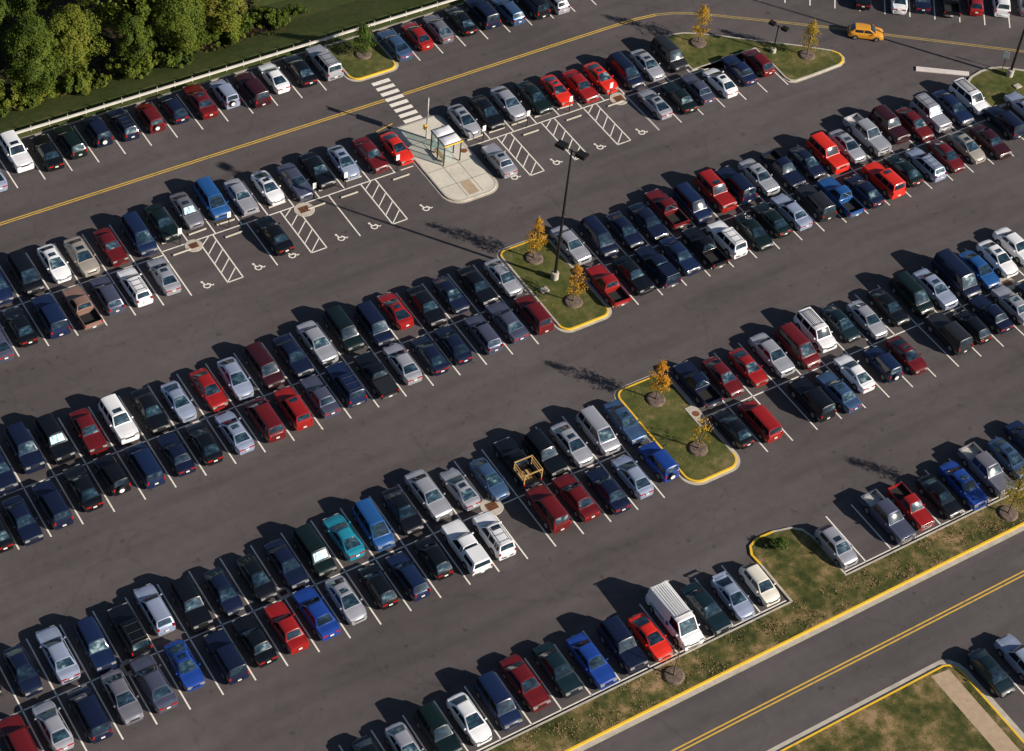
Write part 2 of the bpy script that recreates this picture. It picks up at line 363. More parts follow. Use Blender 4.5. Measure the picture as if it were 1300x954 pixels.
tag(obj('dry_grass_tufts', bm, mat('straw grass', (.34, .24, .13), .9)), 'dry tan grass tufts along the yellow road kerb', kind='stuff')
# kerb in front of the guardrail
bm = bmesh.new(); box(bm, -60, 79.4, 146.12, 146.3, 0, .13); box(bm, 85.55, 126, 146.12, 146.3, 0, .13); struct('kerb', bm, M_concd)
bm = bmesh.new(); quad(bm, [(-60, 146.3, .12), (126, 146.3, .12), (126, 147.6, .12), (-60, 147.6, .12)]); quad(bm, [(-60, 147.6, .12), (126, 147.6, .12), (126, 148.0, -.12), (-60, 148.0, -.12)]); struct('verge', bm, M_bank)
# platform joints and pad
bm = bmesh.new()
for a, b in (((79.6, 128.5), (84.7, 128.5)), ((79.6, 124.2), (84.7, 124.2)), ((81.35, 119.6), (81.35, 128.5)), ((83.1, 119.6), (83.1, 128.5)), ((79.6, 121.7), (84.7, 121.7))): strip(bm, a, b, .05, .136)
struct('platform_joints', bm, M_joint)
bm = bmesh.new(); quad(bm, [(81.65, 119.7, .1375), (82.75, 119.7, .1375), (82.75, 121.63, .1375), (81.65, 121.63, .1375)]); struct('tan_ramp_pad', bm, M_tan)

# ------------------------------------------------------------------ cars
def lerp(a, b, t): return a+(b-a)*t
def interp(P, x):
    if x <= P[0][0]: return P[0][1]
    for (a, va), (b, vb) in zip(P, P[1:]):
        if x <= b: return va if b == a else lerp(va, vb, (x-a)/(b-a))
    return P[-1][1]
TY = {}
def T(k, **kw): TY[k] = kw
# deck: top line without cabin; cabin: rear base, rear top, front top, front base
T('sedan', L=4.7, W=1.78, wr=.32, wb=2.7, deck=[(-2.35,.62),(-2.28,.86),(-2.1,.93),(-1.5,.97),(.95,.93),(1.6,.87),(2.1,.76),(2.28,.64),(2.35,.5)], cab=(-1.78,-.98,.22,1.12), zr=(1.37,1.40), rw=.60, taper=.20, pil=(-.42,))
T('bigsedan', L=5.25, W=1.88, wr=.33, wb=2.9, deck=[(-2.62,.6),(-2.55,.85),(-2.35,.94),(-1.6,.98),(1.1,.95),(1.8,.90),(2.4,.80),(2.57,.66),(2.62,.5)], cab=(-1.85,-1.15,.30,1.2), zr=(1.38,1.41), rw=.64, taper=.16, pil=(-.4,))
T('boxysedan', L=4.6, W=1.70, wr=.31, wb=2.6, deck=[(-2.3,.6),(-2.27,.88),(-2.1,.93),(-1.4,.94),(.95,.92),(1.7,.88),(2.2,.82),(2.28,.72),(2.3,.5)], cab=(-1.50,-1.02,.15,.80), zr=(1.37,1.39), rw=.62, taper=.09, pil=(-.42,))
T('coupe', L=4.5, W=1.76, wr=.32, wb=2.55, deck=[(-2.25,.6),(-2.18,.84),(-2.0,.92),(-1.5,.94),(.9,.89),(1.6,.82),(2.05,.70),(2.2,.60),(2.25,.46)], cab=(-1.80,-.72,.08,1.05), zr=(1.26,1.30), rw=.57, taper=.24, pil=(-.68,))
T('hatch', L=4.1, W=1.70, wr=.30, wb=2.5, deck=[(-2.05,.6),(-2.0,.86),(-1.9,.92),(.95,.92),(1.5,.86),(1.85,.76),(2.0,.64),(2.05,.5)], cab=(-1.90,-1.35,.30,1.10), zr=(1.38,1.41), rw=.60, taper=.20, pil=(-.35,))
T('wagon', L=4.75, W=1.76, wr=.32, wb=2.7, deck=[(-2.37,.6),(-2.33,.86),(-2.2,.93),(1.0,.92),(1.7,.86),(2.15,.76),(2.32,.64),(2.37,.5)], cab=(-2.24,-1.86,.22,1.05), zr=(1.46,1.47), rw=.62, taper=.16, pil=(-.42,-1.38))
T('suv', L=4.6, W=1.82, wr=.37, wb=2.65, deck=[(-2.3,.7),(-2.27,1.0),(-2.15,1.07),(1.0,1.05),(1.7,1.02),(2.15,.95),(2.27,.85),(2.3,.6)], cab=(-2.20,-1.98,.28,.92), zr=(1.74,1.74), rw=.66, taper=.11, pil=(-.38,-1.28))
T('jeep', L=3.95, W=1.70, wr=.36, wb=2.35, deck=[(-1.97,.7),(-1.95,1.0),(-1.88,1.04),(.8,1.02),(1.4,.98),(1.8,.92),(1.94,.80),(1.97,.6)], cab=(-1.90,-1.74,.22,.78), zr=(1.66,1.66), rw=.64, taper=.10, pil=(-.38,-1.10))
T('minivan', L=4.85, W=1.90, wr=.33, wb=2.9, deck=[(-2.42,.65),(-2.39,.95),(-2.3,1.02),(1.3,1.0),(1.85,.92),(2.2,.80),(2.37,.66),(2.42,.5)], cab=(-2.34,-2.06,.62,1.62), zr=(1.73,1.74), rw=.68, taper=.18, pil=(-.15,-1.25))
T('van', L=5.6, W=2.0, wr=.36, wb=3.4, deck=[(-2.8,.65),(-2.78,1.05),(-2.7,1.12),(1.6,1.12),(2.2,1.05),(2.6,.92),(2.76,.76),(2.8,.55)], cab=(-2.76,-2.62,1.25,2.02), zr=(2.08,2.12), rw=.80, taper=.10, pil=(.45,-.9))
T('pickup', L=5.3, W=1.86, wr=.37, wb=3.2, deck=[(-.80,1.02),(.9,1.02),(1.6,1.0),(2.3,.95),(2.55,.90),(2.63,.78),(2.65,.55)], cab=(-.78,-.62,.32,.98), zr=(1.68,1.68), rw=.66, taper=.09, pil=(-.40,), rear=-.80)
T('crew', L=5.6, W=1.92, wr=.38, wb=3.5, deck=[(-1.30,1.06),(1.1,1.06),(1.8,1.03),(2.5,.98),(2.7,.92),(2.78,.80),(2.8,.55)], cab=(-1.28,-1.10,.42,1.12), zr=(1.72,1.72), rw=.68, taper=.09, pil=(-.28,), rear=-1.30)

T('sedan2', L=4.5, W=1.74, wr=.31, wb=2.62, deck=[(-2.25,.62),(-2.2,.88),(-2.05,.96),(-1.5,1.0),(.9,.95),(1.5,.88),(2.0,.74),(2.19,.60),(2.25,.48)], cab=(-1.86,-1.05,.10,1.16), zr=(1.38,1.42), rw=.57, taper=.25, pil=(-.46,))
T('sedan3', L=4.9, W=1.80, wr=.32, wb=2.75, deck=[(-2.45,.6),(-2.4,.86),(-2.2,.93),(-1.4,.96),(1.0,.93),(1.8,.88),(2.3,.78),(2.41,.66),(2.45,.5)], cab=(-1.62,-1.0,.26,1.02), zr=(1.38,1.40), rw=.63, taper=.13, pil=(-.40,))
T('suv2', L=4.75, W=1.86, wr=.38, wb=2.75, deck=[(-2.37,.7),(-2.33,1.0),(-2.2,1.1),(1.0,1.08),(1.75,1.06),(2.25,1.0),(2.34,.88),(2.37,.6)], cab=(-2.30,-2.14,.20,.74), zr=(1.78,1.78), rw=.72, taper=.06, pil=(-.42,-1.36))
T('minivan2', L=4.7, W=1.82, wr=.32, wb=2.8, deck=[(-2.35,.65),(-2.32,.95),(-2.25,1.0),(1.1,.98),(1.7,.92),(2.15,.82),(2.31,.68),(2.35,.5)], cab=(-2.28,-2.08,.70,1.36), zr=(1.68,1.70), rw=.70, taper=.12, pil=(-.1,-1.2))
def car_funcs(s):
    L, Wd = s['L'], s['W']; xb0, xt0, xt1, xb1 = s['cab']; z0, z1 = s['zr']
    def w(x):
        e = .75
        d = max(0, abs(x)-(L/2-e))/e
        if 'rear' in s and x < 0: d = 0
        return Wd/2*(1-s['taper']*d**2.3)
    deck = lambda x: interp(s['deck'], x)
    H = lambda x: deck(x) if (x <= xb0 or x >= xb1) else (lerp(deck(xb0), z0, (x-xb0)/(xt0-xb0)) if x < xt0 else (lerp(z0, z1, (x-xt0)/(xt1-xt0)) if x < xt1 else lerp(z1, deck(xb1), ((x-xt1)/(xb1-xt1))**1.12)))
    hc = lambda x: max(.2, lerp(z0, z1, .5)-deck(x))
    def ysh(x): return .90*w(x)
    def ytop(x, z=None):
        z = H(x) if z is None else z
        t = max(0, min(1, (z-deck(x))/hc(x)))
        return lerp(ysh(x), s['rw'], t)
    def ztop(x, y):
        yt = max(.2, ytop(x)-.07); return H(x) + .045*(1-min(1, abs(y)/yt)**2)
    return w, deck, H, ysh, ytop, ztop

def body_mesh(s):
    w, deck, H, ysh, ytop, ztop = car_funcs(s); L = s['L']; xb0, xt0, xt1, xb1 = s['cab']
    st = set(p[0] for p in s['deck'])
    for a in (xb0, xt0, xt1, xb1): st |= {a-.05, a, a+.05}
    for a, b in ((xb0, xt0), (xt1, xb1)): st |= {lerp(a, b, t) for t in (.25, .5, .75)}
    x = s.get('rear', -L/2)
    lo = x
    while x < L/2: st.add(round(x, 3)); x += .22
    st = sorted(q for q in st if lo <= q <= L/2)
    st2 = [st[0]]
    for q in st[1:]:
        if q-st2[-1] > .025: st2.append(q)
    st2[-1] = L/2
    bm = bmesh.new(); rows = []
    for x in st2:
        ww, d, h = w(x), deck(x), H(x); yt = ytop(x); g = max(0, min(1, (h-d)/.2))
        ht = h-.05*g
        half = [(.84*ww, .20), (.96*ww, .27), (1.0*ww, min(.5, d-.08)), (.99*ww, d-.14), (.955*ww, d-.03), (ysh(x), d+.004*1),
                (ytop(x, lerp(d, ht, .5)) if g else ysh(x)-.01, lerp(d, ht, .5)+.002), (yt if g else ysh(x)-.03, ht+.004), (yt-.08, ztop(x, yt-.07)-.004), (.55*yt, ztop(x, .55*yt)), (0, ztop(x, 0))]
        if d < .62: half[2] = (ww, d-.06); half[3] = (.99*ww, d-.04)
        pts = [(y, z) for y, z in half] + [(-y, z) for y, z in half[-2::-1]]
        rows.append([bm.verts.new((x, y, z)) for y, z in pts])
    n = len(rows[0])
    for a, b in zip(rows, rows[1:]):
        for k in range(n): bm.faces.new((a[k], a[(k+1) % n], b[(k+1) % n], b[k]))
    bm.faces.new(rows[0]); bm.faces.new(rows[-1][::-1])
    return bm

def top_panel(s, xa, xb, yf=.93, off=.012, nx=6, ny=8, shrink=.05):
    """a pane following the body's top between two x stations"""
    w, deck, H, ysh, ytop, ztop = car_funcs(s); bm = bmesh.new(); G = []
    for i in range(nx+1):
        x = lerp(xa, xb, i/nx); r = []
        dz = (H(x+.02)-H(x-.02))/.04; nrm = Vector((-dz, 0, 1)).normalized()
        ym = (ytop(x)-shrink)*yf
        for j in range(ny+1):
            y = ym*(2*j/ny-1); p = Vector((x, y, ztop(x, y))) + nrm*off; r.append(bm.verts.new(p))
        G.append(r)
    for a, b in zip(G, G[1:]):
        for j in range(ny): bm.faces.new((a[j], a[j+1], b[j+1], b[j]))
    return bm
def side_panel(s, xa, xb, sg, z_off=.05, ztopm=.10, off=.012, n=6):
    w, deck, H, ysh, ytop, ztop = car_funcs(s); bm = bmesh.new(); lo, hi = [], []
    for i in range(n+1):
        x = lerp(xa, xb, i/n); d = deck(x)+z_off; t = max(d+.015, H(x)-ztopm)
        lo.append(bm.verts.new((x, sg*(ytop(x, d)+off), d))); hi.append(bm.verts.new((x, sg*(ytop(x, t)+off), t)))
    for i in range(n): bm.faces.new((lo[i], lo[i+1], hi[i+1], hi[i]))
    return bm
def wheel(root, x, y, r):
    sg = 1 if y > 0 else -1
    def cyl(r_, y0, y1, n=20):
        bm = bmesh.new(); A, B = [], []
        for k in range(n):
            c, s_ = math.cos(2*math.pi*k/n), math.sin(2*math.pi*k/n)
            A.append(bm.verts.new((r_*c, y0, r_*s_))); B.append(bm.verts.new((r_*c, y1, r_*s_)))
        for k in range(n): bm.faces.new((A[k], A[(k+1) % n], B[(k+1) % n], B[k]))
        bm.faces.new(A); bm.faces.new(B[::-1]); return bm
    t = obj('wheel', cyl(r, -.11*sg, .10*sg), M_tyre, root, (x, y, r), 40)
    obj('rim', cyl(r*.62, .05*sg, .115*sg, 14), M_rim, t, (0, 0, 0), 40)
def end_slab(s, front, z0, z1, out, wf=1.0, dx=.14):
    """bumper-like slab that follows the plan taper"""
    w = car_funcs(s)[0]; L = s['L']; bm = bmesh.new(); sg = 1 if front else -1
    pts = []
    for k in range(9):
        t = 2*k/8-1; y = t*w(sg*(L/2-dx))*wf
        x = L/2+out - .16*abs(t)**3
        pts.append((sg*x, y))
    inner = [(sg*(L/2-dx-.1), y) for _, y in pts]
    A = [bm.verts.new((x, y, z0)) for x, y in pts]; B = [bm.verts.new((x, y, z1)) for x, y in pts]
    A2 = [bm.verts.new((x, y, z0)) for x, y in inner]; B2 = [bm.verts.new((x, y, z1)) for x, y in inner]
    for k in range(8):
        bm.faces.new((A[k], A[k+1], B[k+1], B[k])); bm.faces.new((B[k], B[k+1], B2[k+1], B2[k])); bm.faces.new((A[k], A[k+1], A2[k+1], A2[k]))
    for k in (0, 8): bm.faces.new((A[k], B[k], B2[k], A2[k]))
    return bm

CAT = dict(sedan='car', bigsedan='car', boxysedan='car', coupe='car', hatch='car', wagon='car', suv='car', jeep='car', minivan='van', van='van', pickup='pickup truck')
NAME = dict(sedan='sedan', bigsedan='sedan', boxysedan='sedan', coupe='coupe', hatch='hatchback', wagon='station_wagon', suv='suv', jeep='suv', minivan='minivan', van='cargo_van', pickup='pickup_truck')
def build_car(ty, feats, var):
    key = 'crew' if (ty == 'pickup' and 'crew' in feats) else ty + var
    s = TY[key]; w, deck, H, ysh, ytop, ztop = car_funcs(s); L = s['L']; Wd = s['W']; xb0, xt0, xt1, xb1 = s['cab']
    root = empty(NAME[ty]); P = PM['black']
    obj('body', body_mesh(s), P, root, smooth=32)
    # glass
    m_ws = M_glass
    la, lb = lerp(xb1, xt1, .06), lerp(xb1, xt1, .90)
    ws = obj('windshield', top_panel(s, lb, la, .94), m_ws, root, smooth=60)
    if 'shade' in feats: obj('sun_shade', top_panel(s, lerp(lb, la, .1), lerp(lb, la, .9), .84, .02), M_shade, ws, smooth=60)
    if ty not in ('van',):
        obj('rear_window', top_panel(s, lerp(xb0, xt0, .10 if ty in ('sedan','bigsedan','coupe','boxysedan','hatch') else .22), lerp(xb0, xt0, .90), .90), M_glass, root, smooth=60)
    xs_ = [xb0 + (xt0-xb0)*(.55 if ty in ('sedan','bigsedan','boxysedan','coupe') else .9)] + sorted(s['pil']) + [xb1-(xb1-xt1)*.30]
    if ty == 'van': xs_ = [.45, 1.2]; xs_ = [.35, xb1-(xb1-xt1)*.35]
    for sg in (-1, 1):
        for a, b in zip(xs_, xs_[1:]):
            obj('side_window', side_panel(s, a+.05, b-.05, sg), M_side, root)
    # wheels, arches
    wr, wb = s['wr'], s['wb']
    rx = -wb/2; fx = wb/2
    if ty == 'pickup': fx = L/2-.95; rx = -L/2+1.2
    for x in (fx, rx):
        for sg in (-1, 1):
            bm = bmesh.new(); n = 14; y = sg*(Wd/2+.006)
            f = [bm.verts.new((x+(wr+.06)*math.cos(math.pi*k/n), y, wr+(wr+.06)*math.sin(math.pi*k/n)*.98)) for k in range(n+1)] + [bm.verts.new((x-wr-.06, y, .2)), bm.verts.new((x+wr+.06, y, .2))]
            bm.faces.new(f); obj('wheel_arch', bm, M_trim, root)
            wheel(root, x, sg*(Wd/2-.08), wr)
    chrome = ty in ('pickup', 'bigsedan', 'van') or (ty == 'suv' and 'rack' in feats)
    obj('front_bumper', end_slab(s, True, .30, .52 if ty != 'pickup' else .58, .05), M_chrome if chrome else P, root, smooth=40)
    obj('rear_bumper', end_slab({**s, 'rear': None} if False else s, False, .36, .56, .06), M_chrome if chrome else P, root, smooth=40)
    hz = deck(L/2-.14)-.10
    for sg in (-1, 1):
        bm = bmesh.new(); y = sg*w(L/2-.1)*.70; box(bm, L/2-.22, L/2+.02-.02, y-.21, y+.21, hz-.07, hz+.09, 0, .03)
        o = obj('headlight', bm, M_head, root, smooth=40)
        bm = bmesh.new(); z = deck(-L/2+.05) if ty != 'pickup' else .95
        if ty in ('suv', 'jeep', 'minivan', 'van', 'wagon', 'pickup'):
            y = sg*(w(-L/2)*.90); tz = .80 if ty != 'pickup' else .72; box(bm, -L/2-.025, -L/2+.12, y-.075, y+.075, tz, tz+.24, 0, .02)
        else:
            y = sg*w(-L/2)*.68; box(bm, -L/2-.03, -L/2+.05, y-.23, y+.23, .68, .80, 0, .02)
        obj('taillight', bm, M_tail, root, smooth=40)
        bm = bmesh.new(); x = xb1-.32; y = sg*(w(x)+.07); box(bm, x-.05, x+.07, y-.09, y+.09, deck(x)-.02, deck(x)+.13, 0, .03); obj('door_mirror', bm, P, root, smooth=40)
    bm = bmesh.new(); box(bm, L/2-.02, L/2+.025, -.42, .42, hz-.13, hz+.03, 0, .01); obj('grille', bm, M_trim if not chrome else M_chrome, root)
    bm = bmesh.new(); box(bm, -L/2-.085, -L/2-.05, -.16, .16, .60, .74) if ty not in ('suv','pickup') else box(bm, -L/2-.085, -L/2-.055, -.16, .16, .44, .57); obj('number_plate', bm, M_plate, root)
    if ty in ('sedan', 'coupe', 'boxysedan', 'bigsedan'):
        # side moulding line
        pass
    if 'sunroof' in feats:
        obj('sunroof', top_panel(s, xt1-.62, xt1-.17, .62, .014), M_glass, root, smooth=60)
    def tb(bm, pts, r=.022): tube(bm, pts, [r]*len(pts), 6)
    if 'rack' in feats:
        bm = bmesh.new(); z = s['zr'][0]+.11; yy = s['rw']-.13
        for sg in (-1, 1): tb(bm, [(xt0+.12, sg*yy, z-.07), (xt0+.2, sg*yy, z), (xt1-.35, sg*yy, z), (xt1-.27, sg*yy, z-.07)], .028)
        for k in range(3): x = lerp(xt0+.3, xt1-.5, k/2); tb(bm, [(x, -yy, z), (x, yy, z)], .016)
        obj('roof_rack', bm, M_trim, root, smooth=40)
    if 'ribs' in feats:
        bm = bmesh.new(); z = s['zr'][0]+.04
        if ty == 'van':
            for k in range(7): y = -.62+1.24*k/6; tb(bm, [(xt0+.15, y, z+.09), (xt1-.3, y, z+.09)], .022)
            for k in range(2): x = lerp(xt0+.2, xt1-.35, k); tb(bm, [(x, -.86, z-.04), (x, -.8, z+.11), (x, .8, z+.11), (x, .86, z-.04)], .035)
        else:
            for k in range(7): y = -.48+.96*k/6; box(bm, xt0+.3, xt1-.45, y-.02, y+.02, z, z+.03)
            for x in (xt0+.35, xt1-.5): tb(bm, [(x, -.56, z-.02), (x, -.5, z+.07), (x, .5, z+.07), (x, .56, z-.02)])
        obj('roof_rack', bm, M_steel if ty == 'van' else M_side, root, smooth=40)
    if 'spare' in feats:
        bm = bmesh.new(); A, B = [], []
        for r_, x in ((.33, -L/2-.02), (.36, -L/2-.1), (.34, -L/2-.2), (.12, -L/2-.22)):
            A.append([bm.verts.new((x, .12+r_*math.cos(2*math.pi*k/18), .88+r_*math.sin(2*math.pi*k/18))) for k in range(18)])
        for a, b in zip(A, A[1:]):
            for k in range(18): bm.faces.new((a[k], a[(k+1) % 18], b[(k+1) % 18], b[k]))
        bm.faces.new(A[-1]); sw = obj('spare_wheel', bm, M_tyre, root, smooth=50)
        bm = bmesh.new(); disc(bm, 0, 0, 0, .22); bmesh.ops.rotate(bm, verts=bm.verts, matrix=Matrix.Rotation(R(-90), 3, 'Y')); bmesh.ops.translate(bm, verts=bm.verts, vec=(-L/2-.225, .12, .88)); obj('wheel_cover', bm, M_signw, sw)
    if 'spoiler' in feats:
        bm = bmesh.new(); box(bm, -L/2+.02, -L/2+.27, -.68, .68, 1.10, 1.14, 0, .015); box(bm, -L/2+.1, -L/2+.2, -.6, -.55, .85, 1.11); box(bm, -L/2+.1, -L/2+.2, .55, .6, .85, 1.11); obj('spoiler', bm, P, root)
    if 'logo' in feats:   # dark script and roundel on the van's side
        for sg in (-1, 1):
            ysd = sg*(Wd/2+.012); bm = bmesh.new()
            pts = [(-2.0+.0175*k+.05*math.sin(k*.75), ysd, .93+.10*math.sin(k*.75+1)*(1.25 if (k//8) % 3 == 0 else .65)) for k in range(110)]
            tube(bm, pts, [.022]*len(pts), 4); obj('script_lettering', bm, M_signb, root)
            bm = bmesh.new(); bm.faces.new([bm.verts.new((.28+.19*math.cos(2*math.pi*k/16), ysd, .98+.19*math.sin(2*math.pi*k/16))) for k in range(16)]); obj('round_emblem', bm, M_signb, root)
    if ty == 'pickup':
        xr = s['rear']; xe = -L/2; hw = Wd/2*.985; zt = 1.0 if key == 'pickup' else 1.05; t_ = .08
        bm = bmesh.new()
        box(bm, xe, xr-.02, -hw, -hw+t_, .36, zt, 0, .02); box(bm, xe, xr-.02, hw-t_, hw, .36, zt, 0, .02)
        box(bm, xr-.09, xr-.022, -hw+t_, hw-t_, .36, zt-.004, 0)
        obj('bed', bm, P, root, smooth=40)
        bm = bmesh.new(); box(bm, xe+.01, xe+.075, -hw+t_+.005, hw-t_-.005, .42, zt-.01, 0, .015); obj('tailgate', bm, P, root, smooth=40)
        bm = bmesh.new(); box(bm, xe+.08, xr-.095, -hw+t_+.003, hw-t_-.003, .40, .60)
        for sg in (-1, 1): box(bm, xe+.08, xr-.095, sg*(hw-t_-.02)-.015, sg*(hw-t_-.02)+.015, .6, zt-.02)
        obj('bed_liner', bm, M_liner if 'crew' not in feats else M_steel, root)
        if 'tonneau' in feats:
            bm = bmesh.new(); box(bm, xe+.04, xr-.05, -hw+.03, hw-.03, zt+.002, zt+.05, 0, .02); obj('tonneau_cover', bm, PM['charcoal'], root)
        if 'cap' in feats:
            bm = bmesh.new(); zc = 1.66
            b_ = [(xe+.03, hw-.02), (xr-.06, hw-.02)]; tp = [(xe+.16, hw-.2), (xr-.06, hw-.2)]
            lo = [bm.verts.new(p) for p in [(b_[0][0], -b_[0][1], zt), (b_[1][0], -b_[1][1], zt), (b_[1][0], b_[1][1], zt), (b_[0][0], b_[0][1], zt)]]
            hi = [bm.verts.new(p) for p in [(tp[0][0], -tp[0][1], zc), (tp[1][0], -tp[1][1], zc), (tp[1][0], tp[1][1], zc), (tp[0][0], tp[0][1], zc)]]
            for k in range(4): bm.faces.new((lo[k], lo[(k+1) % 4], hi[(k+1) % 4], hi[k]))
            bm.faces.new(hi); bmesh.ops.bevel(bm, geom=[e for e in bm.edges if all(v.co.z > 1.5 for v in e.verts)] , offset=.06, segments=3, affect='EDGES')
            cpo = obj('bed_cap', bm, P, root, smooth=40)
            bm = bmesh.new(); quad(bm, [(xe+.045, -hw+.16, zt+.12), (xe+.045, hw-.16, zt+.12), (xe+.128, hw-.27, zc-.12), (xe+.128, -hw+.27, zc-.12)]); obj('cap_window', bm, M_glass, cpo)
            for sg in (-1, 1):
                bm = bmesh.new(); quad(bm, [(xe+.35, sg*(hw-.03), zt+.14), (xr-.3, sg*(hw-.03), zt+.14), (xr-.3, sg*(hw-.14), zc-.16), (xe+.35, sg*(hw-.14), zc-.16)]); obj('cap_window', bm, M_side, cpo)
        if 'stake' in feats:
            bm = bmesh.new(); zs = 2.0
            for x in (xe+.06, xr-.1):
                for sg in (-1, 1): box(bm, x-.04, x+.04, sg*(hw-.05)-.04, sg*(hw-.05)+.04, .95, zs)
                box(bm, x-.04, x+.04, -hw, hw, zs, zs+.09)
            for sg in (-1, 1):
                for z in (1.25, 1.6, 1.98): box(bm, xe+.02, xr-.06, sg*(hw-.02)-.03, sg*(hw-.02)+.03, z, z+.1)
            obj('timber_rack', bm, M_wood, root)
            bm = bmesh.new()
            for k in range(5): y = -.55+.27*k; box(bm, xe+.15, xr-.25, y-.1, y+.1, .61, .67)
            obj('load_boards', bm, M_wood, root)
    return root
protos = {}; vr = random.Random(12)
def copy_tree(o, parent=None):
    c = o.copy(); C.objects.link(c); c.parent = parent
    for ch in KIDS.get(o, []): 
        copy_tree(ch, c)
    return c
KIDS = {}
def scan(o):
    KIDS[o] = list(o.children)
    for c in o.children: scan(c)
def paint(o, col):
    if o.type == 'MESH':
        sl = o.material_slots[0]
        if sl.material and sl.material.name.startswith('paint_') and o.name.split('.')[0] != 'tonneau_cover':
            sl.link = 'OBJECT'; sl.material = PM[col]
    for c in o.children: paint(c, col)
def place_car(ty, col, feats, x, y, rz):
    var = vr.choice(['', '2', '3']) if ty == 'sedan' else (vr.choice(['', '2']) if ty in ('suv', 'minivan') else '')
    key = (ty, feats, var); first = key not in protos
    if first:
        protos[key] = build_car(ty, feats.split(), var); bpy.context.view_layer.update(); scan(protos[key]); o = protos[key]
    else: o = copy_tree(protos[key])
    o.location = (x, y, .004); o.rotation_euler = (0, 0, rz)
    todo.append((o, col))
    return o
todo = []
